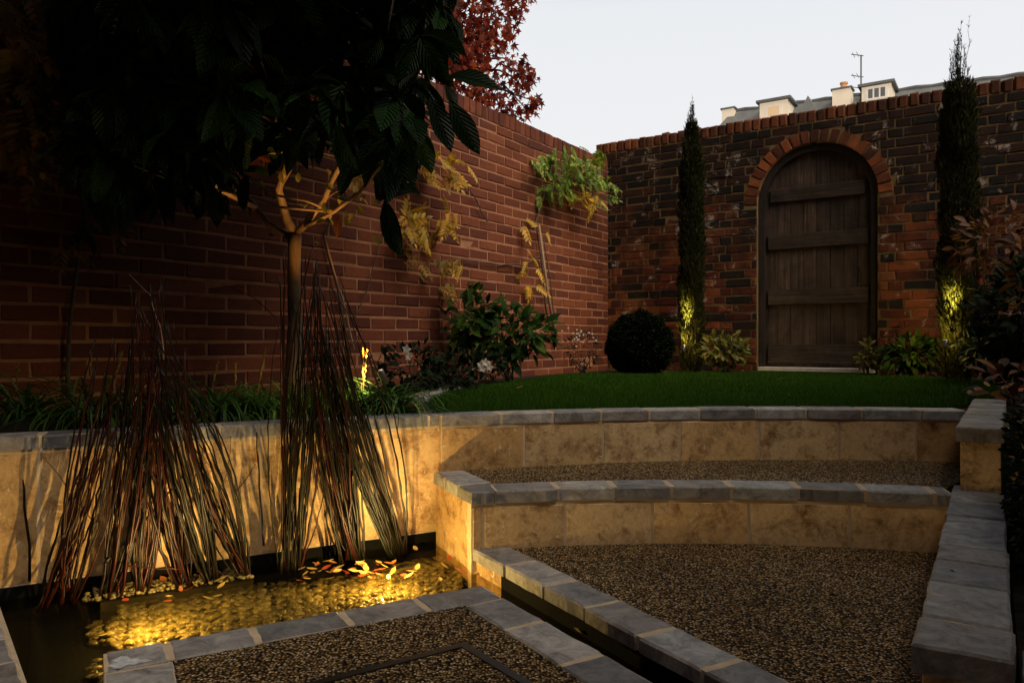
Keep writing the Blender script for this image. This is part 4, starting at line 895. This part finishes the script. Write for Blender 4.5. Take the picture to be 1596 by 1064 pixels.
shrub('lobed_shrub', 'smaller broad leaved shrub left of the big lobed one, against the wall', 'shrub', at(735, 505, 5.0), (.18, .2, .22), 170, 'leaf_shrub', T_MED + T_STAR, (.06, .12), shell=.2)
shrub('flowering_shrub', 'low dark shrub with one white bloom near the lit strap leaved clump', 'shrub', at(640, 575, 3.9), (.17, .2, .13), 300, 'leaf_dark', T_SM + T_MED, (.03, .06), flowers=[(634, 544, 3.75, .026), (637, 556, 3.75, .022)])
shrub('flowering_shrub', 'low dark shrub with white star flowers at the lawn edge', 'shrub', at(725, 570, 4.5), (.26, .2, .10), 320, 'leaf_dark', T_SM + T_MED, (.03, .06), flowers=[(757, 565, 4.3, .03), (763, 572, 4.3, .026), (752, 575, 4.3, .022), (740, 577, 4.3, .016), (748, 568, 4.3, .02)])
shrub('flowering_shrub', 'slim shrub with tiny white flowers left of the clipped ball', 'shrub', at(908, 545, 5.9), (.14, .14, .17), 260, 'leaf_dark', T_SM, (.02, .04), flowers=[(random.gauss(905, 12), random.gauss(522, 10), 5.78, .009) for _ in range(22)])
shrub('low_shrub', 'low dark leafy plant below the white star flowers', 'shrub', at(690, 590, 4.0), (.2, .14, .08), 220, 'leaf_dark', T_SM + T_MED, (.03, .06))
bc = at(997, 537, 6.1); r = empty('clipped_box_ball', (bc[0], bc[1], Z_SOIL), 'round clipped dark evergreen ball in the far corner', 'shrub')
g = MB(); g.tube([(bc[0], bc[1], .3), (bc[0], bc[1], .6)], .02); g.build('stem', M['darkbark'], r)
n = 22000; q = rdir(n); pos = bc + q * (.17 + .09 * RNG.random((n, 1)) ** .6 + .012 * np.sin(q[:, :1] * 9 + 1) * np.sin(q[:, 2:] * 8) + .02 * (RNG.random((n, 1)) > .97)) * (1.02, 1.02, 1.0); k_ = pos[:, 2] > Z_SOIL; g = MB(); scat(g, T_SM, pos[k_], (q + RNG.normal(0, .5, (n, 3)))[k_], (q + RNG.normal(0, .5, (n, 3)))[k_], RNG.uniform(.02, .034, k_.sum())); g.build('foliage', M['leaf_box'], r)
# plants by the door
for (px, py, Y, rx, lab) in ((1130, 548, 6.05, .19, 'low plant with broad yellowish leaves left of the arched door'), (1352, 552, 5.85, .06, 'tiny yellowing seedling at the right foot of the door frame'), (1420, 552, 5.5, .22, 'low dull green plant right of the arched door')):
    shrub('bed_plant', lab, 'plant', at(px, py, Y), (rx, .1, .13 if rx > .1 else .09), int(260 * rx / .2), 'leaf_shrub' if px == 1420 else 'leaf_yel', T_MED, (.05, .09), shell=.2)
# cypresses
def cypress(label, px, pyt, Y, wpx, ts):
    top = EYE + (HY - pyt) / F * Y; b = at(px, 570, Y); b[2] = Z_SOIL; r = empty('slim_cypress', tuple(b), label, 'tree', None); H = top - b[2]; R_ = wpx / F * Y / 2
    g = MB(); g.tube([b, b + (0, 0, H * .5), b + (0, 0, H * .86)], [.022, .015, .005], 7)
    def prof(t): return R_ * np.interp(t, [0, .04, .12, .5, ts - .12, ts, 1], [.7, .9, 1.0, 1.0, .92, .8 if ts < .82 else .45, .1])
    tips = []
    for k_ in range(46):
        a = random.random() * 6.28; h0 = random.uniform(ts - .15, ts) * H; f = random.random() ** .7; rr = prof(ts - .02) * f
        h1 = H * (1.0 - (1 - ts) * (.85 * f ** 1.3 + random.uniform(0, .3))) if k_ else H; h1 = max(h1, h0 + .03)
        p = b + (math.cos(a) * rr * .5, math.sin(a) * rr * .5, h0); q = b + (math.cos(a) * rr * .95, math.sin(a) * rr * .95, h1); P = spt(p, q, 7, 0, .005); g.tube(P, np.linspace(.0026, .0008, 7), 4); tips.append(P)
    g.build('trunk', M['darkbark'], r)
    g = MB(); n = int(15000 * H / 2); t = np.minimum(RNG.random(n) ** .9 * (ts + .03), RNG.random(n) * .4 + ts - .2); a = RNG.random(n) * 2 * math.pi; rr = prof(t) * (.55 + .5 * RNG.random(n)) * (1 + .12 * np.sin(a * 3 + t * 20) + .1 * np.sin(t * 47 + a * 2))
    pos = b + np.stack([np.cos(a) * rr, np.sin(a) * rr, t * H], 1); d = np.stack([np.cos(a) * .35, np.sin(a) * .35, np.ones(n)], 1) + RNG.normal(0, .22, (n, 3)); sc = RNG.uniform(.025, .055, n)
    scat(g, [t_flat(.16), t_flat(.24)], pos, d, rdir(n), sc)
    T_ = np.array(tips); n = 2600; i = RNG.integers(0, len(T_), n); u = RNG.random(n) ** .85 * 5.999; j = u.astype(int); fr_ = (u - j)[:, None]; pos = T_[i, j] * (1 - fr_) + T_[i, j + 1] * fr_
    d = np.concatenate([RNG.normal(0, .42, (n, 2)), np.ones((n, 1))], 1); scat(g, [t_flat(.14)], pos, d, rdir(n), RNG.uniform(.012, .034, n)); g.build('foliage', M['leaf_cyp'], r); return b
cy1 = cypress('slim dark cypress column left of the arched door', 1078, 146, 6.45, 36, .86)
cy2 = cypress('taller thicker cypress column right of the arched door', 1494, 26, 5.25, 52, .79)
# shrubs on the right
shrub('autumn_shrub', 'tall shrub with rusty autumn leaves right of the thicker cypress', 'shrub', at(1545, 380, 4.7), (.22, .2, .22), 200, 'leaf_rust', T_MED, (.05, .09), shell=.3)
shrub('dark_shrub', 'dense dark leafy bush filling the right edge under the rusty shrub', 'shrub', at(1592, 490, 4.3), (.22, .3, .32), 800, 'leaf_dark', T_MED, (.05, .09), shell=.3)
shrub('hydrangea', 'shrub with large fading orange and green leaves at the right edge', 'shrub', at(1600, 410, 3.6), (.09, .12, .14), 26, 'leaf_rust', T_MED, (.08, .12), shell=.3)
shrub('autumn_shrub', 'low plant with yellow brown leaves beside the raised wall end', 'shrub', at(1590, 600, 3.2), (.12, .2, .12), 60, 'leaf_rust', T_MED, (.06, .1), shell=.3)
shrub('dark_shrub', 'dark foliage low along the far wall to the right of the cypress', 'shrub', at(1556, 548, 4.9), (.22, .2, .16), 450, 'leaf_dark', T_MED, (.05, .08), shell=.3)
hc = np.array((*(RL0 + nr * .42 + dRL * .93), .16)); r = empty('clipped_hedge', (hc[0], hc[1], .1), 'dark small leaved hedge beyond the slab topped wall at the right edge', 'hedge')
n = 4200; q = RNG.uniform(-1, 1, (n, 3)); q = q / np.maximum(np.abs(q).max(1, keepdims=True), .01) * (.9 + .16 * RNG.random((n, 1)))
pos = hc + np.concatenate([(q[:, :1] * nr + q[:, 1:2] * dRL * 1.0) * (.27, .27) , q[:, 2:] * .17 + .08], 1)
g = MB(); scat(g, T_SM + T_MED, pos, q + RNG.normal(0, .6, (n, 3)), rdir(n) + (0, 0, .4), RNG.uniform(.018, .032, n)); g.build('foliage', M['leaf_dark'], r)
g = MB(); g.tube([hc + (0, 0, -.06), hc + (0, 0, .1)], .012); g.build('stem', M['darkbark'], r)
# ---------------------------------------------------------------- strap leaved clumps in the planter
def tuft(label, px, Y, n, ln, spikes=0, mn='leaf_lirio', group='strap leaved clumps in the planter'):
    b = at(px, 600, Y); b[2] = Z_SOIL; r = empty('strap_leaf_plant', tuple(b), label, 'plant', group); g = MB()
    for _ in range(n):
        a = random.random() * 6.283; l = ln * random.uniform(.6, 1.1); el = random.uniform(.5, 1.35); w = random.uniform(.0032, .0055); m_ = 9; dx, dy = math.cos(a), math.sin(a)
        px_, pz = 0, 0; vs = []; bx, by = b[0] + random.gauss(0, .03), b[1] + random.gauss(0, .03); ang = el; rr = random.uniform(1.3, 2.9)
        for i in range(m_):
            t = i / (m_ - 1); ww = w * (1 - t ** 2.2) + .0003; vs += [(bx + dx * px_ - dy * ww, by + dy * px_ + dx * ww, b[2] + pz + ww * .5), (bx + dx * px_, by + dy * px_, b[2] + pz), (bx + dx * px_ + dy * ww, by + dy * px_ - dx * ww, b[2] + pz + ww * .5)]
            px_ += math.cos(ang) * l / m_; pz += math.sin(ang) * l / m_; ang -= rr / m_ * (1 + t)
            if pz < .01 and i > 3: ang = max(ang, -.1)
        g.add(vs, [f for i in range(m_ - 1) for f in ((3 * i, 3 * i + 1, 3 * i + 4, 3 * i + 3), (3 * i + 1, 3 * i + 2, 3 * i + 5, 3 * i + 4))])
    g.build('foliage', M[mn], r, smooth=True)
    for i in range(spikes):
        g = MB(); p0 = b + (random.gauss(0, .03), -.02 + random.gauss(0, .02), .10); p1 = p0 + (random.gauss(.01, .02), 0, random.uniform(.10, .17)); P = spt(p0, p1, 16, 0, .001); g.tube(P, [.0015] * 6 + [.0045 - .0002 * (j % 2) * 8 for j in range(9)] + [.001], 6); g.build('flower_spike', M['leaf_wolive'], r)
tf = [('brightly lit strap leaved clump beside the small spotlight', 566, 2.74, 170, .36, 3), ('arching strap leaved clump right of the small spotlight, by the kerb', 612, 2.68, 190, .34, 0), ('dim strap leaved clump left of the tree trunk', 385, 2.7, 120, .36, 2),
      ('strap leaved clump right behind the tree trunk', 500, 2.85, 90, .32, 0), ('dim strap leaved clump behind the red stems, left of centre', 335, 2.62, 120, .36, 1), ('dim strap leaved clump behind the middle of the red stems', 255, 2.6, 110, .38, 2), ('dark strap leaved clump near the left edge of the planter', 150, 2.5, 90, .42, 2), ('dark strap leaved clump farthest left in the planter', 40, 2.75, 70, .42, 1), ('dark strap leaved clump at the foot of the tree trunk', 440, 2.75, 80, .3, 0)]
for t in tf: tuft(*t)
# ---------------------------------------------------------------- stem bundles in the pond
def stems(label, bx0, bx1, by, tx0, tx1, ty0, ty1, n, mats_, bd=.02, curve_=.024, rad=(.0019, .0036)):
    yb = Z_WAT + .01; cx = (bx0 + bx1) / 2; r_ = (cx - HX) / F; t_ = (W0[0] - r_ * W0[1]) / (dW[0] - r_ * dW[1]); Yb = W0[1] - dW[1] * t_ - .085; b0 = at(cx, by, Yb); r = empty('stem_bundle', tuple(b0), label, 'stem bundle', 'bundles of upright stems in the pond')
    n = int(n * .95); tc_ = (tx0 + tx1) / 2; tx0, tx1 = tc_ + (tx0 - tc_) * .62, tc_ + (tx1 - tc_) * .62; tc_ = (bx0 + bx1) / 2; bx0, bx1 = tc_ + (bx0 - tc_) * .62, tc_ + (bx1 - tc_) * .62
    for i in range(n):
        u = random.random(); px = bx0 + (bx1 - bx0) * u; v = min(1, max(0, u + random.gauss(0, .28))); Y0 = Yb + random.uniform(-bd, bd) + (px - cx) / F * Yb * .45
        p = at(px, by + random.gauss(0, 3), Y0); p[2] = min(p[2], yb - .02) if False else yb - .02; ty = random.uniform(ty0, ty1)
        q = at(tx0 + (tx1 - tx0) * v, ty, Y0 + random.uniform(-.05, .04) + (tx0 + tx1 - bx0 - bx1) / 2 / F * Yb * .5); rr = random.uniform(*rad); m_ = 22
        t = np.linspace(0, 1, m_)[:, None]; P = p + (q - p) * t; bend = RNG.normal(0, curve_, 3); P = P + bend * (4 * (t - t * t)) + RNG.normal(0, .0012, P.shape); P[:, 2] -= (np.array(q)[0] - p[0]) ** 2 * .25 * (t[:, 0] ** 3)
        k_ = random.randint(2, 4); R_ = [rr * (1.1 - .65 * j / m_) * (1.35 if j % k_ == 0 else 1) for j in range(m_)]
        g = MB(); g.tube(P, R_, 6)
        if random.random() < .35:
            j = random.randint(9, 17); e_ = P[j] + np.array((random.gauss(0, .04), random.gauss(0, .02), random.uniform(.05, .12))); g.tube([P[j], (P[j] + e_) / 2 + (.004, 0, 0), e_], [rr * .5, rr * .4, rr * .25], 4)
        mn = random.choice(mats_); g.build('stem', M[mn], r, smooth=True)
Rd, Gr, Dk = 'red_stem', 'green_stem', 'dark_stem'
stems('sparse dark stems fanning up at the far left of the pond', 48, 75, 895, 120, 215, 520, 680, 9, [Dk, Dk, Rd])
stems('loose red stems standing second from the left in the pond', 85, 120, 888, 135, 205, 500, 660, 16, [Dk, Rd, Rd])
stems('thick bundle of dark and red stems behind the leaning twig', 140, 200, 878, 190, 262, 440, 660, 26, [Dk, Rd, Gr, Dk])
stems('upright dark stems left of the gravelly shelf', 205, 240, 872, 215, 262, 430, 640, 16, [Dk, Gr, Rd])
stems('red stems leaning left above the small pebbles on the shelf', 268, 305, 878, 200, 262, 440, 640, 22, [Rd, Dk, Rd])
stems('dark green bundle leaning left, crossed by the twig', 318, 350, 860, 222, 280, 480, 660, 22, [Gr, Dk, Dk])
stems('reddish bundle leaning left with its foot near the middle of the back wall', 365, 402, 860, 255, 315, 520, 690, 22, [Rd, Rd, Dk, Gr])
stems('upright green bundle in front of the tree trunk', 425, 480, 846, 418, 512, 380, 600, 36, [Gr, Gr, Dk, Rd])
stems('leaning bundle of striped stems right of the tree trunk', 518, 582, 836, 462, 530, 420, 600, 36, [Gr, Rd, Dk, Gr])
stems('rightmost bundle of green stems leaning left against the planter coping', 598, 642, 828, 480, 545, 420, 600, 34, [Gr, Gr, Dk])
def twig(label, pts, Y0, Y1, r0, mn, name='twig'):
    n = len(pts); P = [at(x, y, Y0 + (Y1 - Y0) * i / (n - 1)) for i, (x, y) in enumerate(pts)]; Q = [P[0]]
    for a, b in zip(P[:-1], P[1:]):
        for t in (.33, .66, 1): Q.append(a + (b - a) * t + RNG.normal(0, .0015, 3))
    g = MB(); g.tube(Q, np.linspace(r0, r0 * .5, len(Q)), 6); g.build(name, M[mn], label=label, cat='twig', origin=tuple(P[0]), smooth=True)
twig('long dark twig leaning diagonally across the stem bundles', [(165, 875), (200, 840), (255, 775), (297, 731)], 1.98, 2.2, .0045, 'dark_stem')
twig('single dark bent stem standing alone at the far left', [(46, 905), (42, 820), (34, 730), (30, 690)], 1.98, 2.0, .0038, 'dark_stem')
twig('lone dark stem left of the upright green bundle', [(411, 850), (407, 780), (402, 720), (400, 675)], 2.22, 2.26, .0032, 'dark_stem')
twig('thin red twig lying over the pond shelf', [(190, 880), (235, 884), (282, 887)], 2.0, 2.02, .0022, 'red_stem')
twig('pale dry broken twig among the red stems', [(200, 640), (218, 613), (238, 588)], 2.2, 2.3, .0028, 'twig')
twig('crooked dark twig with a kink between the two right bundles', [(465, 845), (477, 800), (472, 785), (478, 765), (480, 740)], 2.25, 2.3, .003, 'dark_stem')
twig('long bare shoot arching left above the stem tops', [(440, 520), (425, 490), (395, 462), (345, 443)], 2.35, 2.45, .002, 'red_stem')
twig('bare silvery shoot arching over the left stem tops', [(255, 560), (250, 510), (232, 460), (200, 425)], 2.3, 2.35, .002, 'twig')
twig('tall tilted cane shoot rising behind the striped bundle', [(552, 545), (540, 490), (520, 420), (505, 365)], 3.0, 3.2, .004, 'cane')
# ---------------------------------------------------------------- pebbles
def t_peb():
    vs = []; fs = []
    for i in range(1, 5):
        for j in range(8): a = math.pi * i / 5; b = 2 * math.pi * j / 8; vs.append((math.sin(a) * math.cos(b), math.sin(a) * math.sin(b), math.cos(a)))
    fs = [(i * 8 + j, (i + 1) * 8 + j, (i + 1) * 8 + (j + 1) % 8, i * 8 + (j + 1) % 8) for i in range(3) for j in range(8)]; b = len(vs); vs += [(0, 0, 1), (0, 0, -1)]
    fs += [(b, j, (j + 1) % 8) for j in range(8)] + [(b + 1, 24 + (j + 1) % 8, 24 + j) for j in range(8)]; return (np.array(vs), fs, np.zeros((len(vs), 2)))
TP = t_peb()
pond_poly = [tuple(B + np.array((-.25, -.25))), tuple(B - nW * .01), tuple(A - nW * .01), tuple(KR0 + (-.04, -.05)), (-.15, 2.3), (-.23, 2.44), tuple(W0 - dW * 2.6 + nW * .12), (-2.4, .9)]
n = 30000; x = RNG.uniform(-2.3, 0, n); y = RNG.uniform(.8, 2.6, n); k_ = inpoly(x, y, pond_poly); x, y = x[k_], y[k_]; n = len(x)
dist = ((x - W0[0]) * nW[0] + (y - W0[1]) * nW[1]); k_ = (dist > .13 + .04 * np.sin(x * 9)) & (HX + F * x / y > 165 + 30 * np.sin(y * 30)); x, y = x[k_], y[k_]; n = len(x)
a = RNG.random(n) * 6.28; s1 = RNG.uniform(.006, .0165, n); s2 = s1 * RNG.uniform(.6, .9, n); s3 = s1 * RNG.uniform(.35, .55, n)
Mx = np.zeros((n, 3, 3)); Mx[:, 0, 0] = np.cos(a) * s1; Mx[:, 1, 0] = np.sin(a) * s1; Mx[:, 0, 1] = -np.sin(a) * s2; Mx[:, 1, 1] = np.cos(a) * s2; Mx[:, 2, 2] = s3; Mx[:, 2, 0] = RNG.normal(0, .003, n)
g = MB(); g.inst(TP, Mx, np.stack([x, y, Z_BED + s3 * .6 + RNG.uniform(0, .014, n)], 1)); g.build('pond_pebbles', M['pebble'], smooth=True, label='cream pebbles covering the shallow pond bed under the water', cat='pebbles', kind='stuff')
n = 420; u = RNG.random(n); v = RNG.random(n) * .1 + .012; p = sh1[None] - ds[None] * (u[:, None] * .42 + .0) + np.array((-ds[1], ds[0]))[None] * v[:, None]
s1 = RNG.uniform(.003, .008, n); Mx = np.zeros((n, 3, 3)); Mx[:, 0, 0] = s1; Mx[:, 1, 1] = s1 * .8; Mx[:, 2, 2] = s1 * .7
g = MB(); g.inst(TP, Mx, np.concatenate([p, (-.0755 + s1 * .5 + RNG.random(n) * .006)[:, None]], 1)); g.build('shelf_gravel', M['pebble'], smooth=True, label='small wet pebbles heaped on the pond shelf around the stems', cat='pebbles', kind='stuff')
# ---------------------------------------------------------------- fallen leaves
def fallen(lst, label, cat, group, zf, mats_, sc):
    protos = {}
    for (px, py) in lst:
        z = zf; p2 = g2(px, py, z); mn = random.choice(mats_)
        if mn not in protos:
            g = MB(); scat(g, [t_leaf(5, .5, .25, -.5, .45)], np.zeros((1, 3)), np.array([(0, 1, 0.)]), np.array([(0, 0, 1.)]), [sc]); o = g.build('fallen_leaf', M[mn], smooth=True); protos[mn] = o
        else: o = protos[mn].copy(); COL.objects.link(o)
        o.location = (*p2, z + .004); o.rotation_euler = (random.gauss(0, .12), random.gauss(0, .2), random.random() * 6.28); s = random.uniform(.7, 1.25); o.scale = (s, s, s); tag(o, label, cat, group)
M['lf_y'] = m_leaf('yellow fallen leaf', [(0, (.5, .32, .06)), (1, (.6, .42, .12))], .4, .2); M['lf_o'] = m_leaf('orange fallen leaf', [(0, (.5, .14, .03)), (1, (.6, .22, .05))], .4, .2); M['lf_r'] = m_leaf('red fallen leaf', [(0, (.42, .05, .02)), (1, (.5, .09, .03))], .4, .2)
fallen([(268, 937), (265, 931), (200, 934), (500, 880), (495, 888), (485, 895), (520, 889), (560, 880), (573, 882), (590, 881), (545, 893), (510, 903), (540, 896), (648, 890), (655, 894), (640, 898), (738, 897), (730, 895), (155, 992), (465, 905), (630, 903), (605, 904), (620, 857), (650, 859), (325, 900), (480, 899), (700, 875), (768, 905), (915, 990), (575, 897)] + [(random.gauss(560, 55), random.gauss(890, 9)) for _ in range(34)] + [(random.gauss(300, 50), random.gauss(925, 14)) for _ in range(8)], 'yellow, orange or red fallen leaf floating on the pond water', 'leaf', 'fallen leaves floating on the pond', Z_WAT, ['lf_y', 'lf_o', 'lf_y', 'lf_r'], .033)
M['lf_k'] = m_leaf('shrivelled leaf', [(0, (.02, .012, .006)), (1, (.05, .02, .01))], .7, .0)
M['lf_d'] = m_leaf('dull lawn leaf', [(0, (.16, .09, .03)), (1, (.28, .15, .06))], .6, .2)
fallen([(785, 589), (1040, 585), (1100, 578), (1155, 580), (1195, 583), (1225, 585), (910, 581), (1500, 583), (1210, 592), (805, 606), (760, 588), (735, 596)], 'dull brown fallen leaf lying on the lawn', 'leaf', 'fallen leaves on the lawn', Z_LAWN - .002, ['lf_d'], .05)
fallen([(632, 636), (638, 640)], 'orange fallen leaf lying on the grey coping by the lit clump', 'leaf', 'fallen leaves on the planter coping', Z_LAWN + .004, ['lf_o'], .07)
fallen([(1516, 618), (1530, 612), (1545, 618), (1560, 607), (1575, 612), (1540, 603), (1588, 603), (1566, 625), (1585, 632), (1550, 598)], 'rust coloured fallen leaf lying near the raised wall end on the right', 'leaf', 'fallen leaves at the right wall end', Z_LAWN + .004, ['lf_d', 'lf_o', 'lf_d'], .09)
fallen([(1027, 905), (1200, 936), (1078, 890), (1296, 930)], 'dark shrivelled leaf lying on the gravel terrace', 'leaf', 'dark leaves on the gravel', .002, ['lf_k'], .028)
fallen([(1484, 893)], 'tiny dark leaf lying on the pale slab topped wall', 'leaf', None, Z_TREAD + .003, ['lf_k'], .02)
# edging stones curling round the lawn on the left
eo = empty('lawn_edging', (*LPa[1], Z_LAWN), 'curved grey edging stones around the left side of the lawn', 'edging'); g = MB(); gg = MB()
from_ = np.array([(-.29, 2.74), (-.345, 2.95), (-.40, 3.25), (-.40, 3.5), (-.36, 3.85), (-.27, 4.2)]); Pq = np.array([sampl(from_, s) for s in np.linspace(0, arclen(from_)[-1], 40)])
setts(g, gg, Pq, .10, .17, Z_LAWN - .004, .03); g.build('edging_stone', M['slate'], eo); gg.build('edging_joint', M['grout'], eo)
# ---------------------------------------------------------------- lamps
def lamp(kind, name, loc, aim, energy, size=None, blend=.6, soft=.02, col=WARM):
    l = bpy.data.lights.new(name, kind); l.energy = energy; l.color = col; l.shadow_soft_size = soft
    if kind == 'SPOT': l.spot_size = math.radians(size); l.spot_blend = blend
    o = bpy.data.objects.new(name, l); COL.objects.link(o); o.location = loc
    if aim is not None: o.rotation_euler = (Vector(aim) - Vector(loc)).to_track_quat('-Z', 'Y').to_euler()
    return o
def fixture(name, label, base, head, aim, rad=.018, ln=.05, stake=True, hm='steel'):
    base = np.array(base, float); head = np.array(head, float); r = empty(name, tuple(base), label, 'lamp'); d = nrm(np.array(aim) - head)
    g = MB(); g.tube([head - d * ln, head - d * ln * .9, head - d * .004, head], [rad * .6, rad * .85, rad, rad], 14); h = g.build('lamp_head', M[hm], r, smooth=True)
    g = MB(); g.tube([head - d * .0035, head + d * .0005], [rad * .8, rad * .8], 14); g.build('lens', M['lens'], h)
    if stake: g = MB(); g.tube([base, head - d * ln * .6], .004, 6); g.build('stake', M['inlay'], r)
# pond lamps, mounted low on the platform wall and facing the back wall
for (px, py), E, lab in (((222, 998), 1.7, 'underwater pond lamp on the left, near the platform corner'), ((600, 925), 2.2, 'underwater pond lamp on the right, among the orange leaves')):
    p = g2(px, py, -.08)
    h = np.array((p[0], p[1], -.082)); aim = h + np.array((-nW[0] * .5 + .12, -nW[1] * .5, .24))
    fixture('pond_lamp', lab, (p[0], p[1], Z_BED), h - np.array((0, 0, .032)), aim - np.array((0, 0, .032)), .011, .022, False, 'inlay')
    dd_ = nrm(aim - h); lamp('SPOT', 'pond_lamp_light', h + dd_ * .012, aim, E * 11, 62, 1.0, .012); lamp('POINT', 'pond_lamp_spill', h + dd_ * .085 + (0, 0, .020), None, E * 3.2, soft=.002, col=(1, .66, .20))
# small spotlight in the planter
hd = at(592, 577, 2.70); bs = np.array((*at(603, 600, 2.70)[:2], Z_SOIL)); aim = at(478, 325, 3.02)
fixture('garden_spotlight', 'small steel spotlight on a stake among the lit strap leaves', bs, hd, hd + np.array((-.12, 0, .25)), .0125, .055)
l_ = lamp('SPOT', 'garden_spotlight_beam', hd + (-.012, -.0, .012), aim, 42, 46, .6, .008, (1, .44, .10)); lamp('SPOT', 'garden_spotlight_spill', hd + (-.015, 0, .01), hd + (-.16, .06, -.09), 9.0, 100, .9, .01, (1, .75, .3))
# cypress uplights
YEL = (1, .78, .16)
for (px, py, Y, cy, E, lab) in ((1066, 538, 6.27, cy1, 9, 'small spotlight lighting the foot of the slim left cypress'), (1474, 531, 5.06, cy2, 9, 'small spotlight lighting the foot of the thick right cypress')):
    h = at(px, py, Y); b = np.array((h[0], h[1], Z_SOIL)); aim = np.array((cy[0] - .02, cy[1], h[2] + .45)); fixture('garden_spotlight', lab, b, h, aim, .018, .06)
    lamp('SPOT', 'cypress_light', h + nrm(aim - h) * .01, aim, E * 26, 22, 1.0, .01, YEL); lamp('POINT', 'cypress_spill', np.array((h[0] + .012, cy[1] - .135, h[2] + .05)), None, E * .42, soft=.01, col=(1, .68, .16))
C.render.resolution_x, C.render.resolution_y = 1024, 682
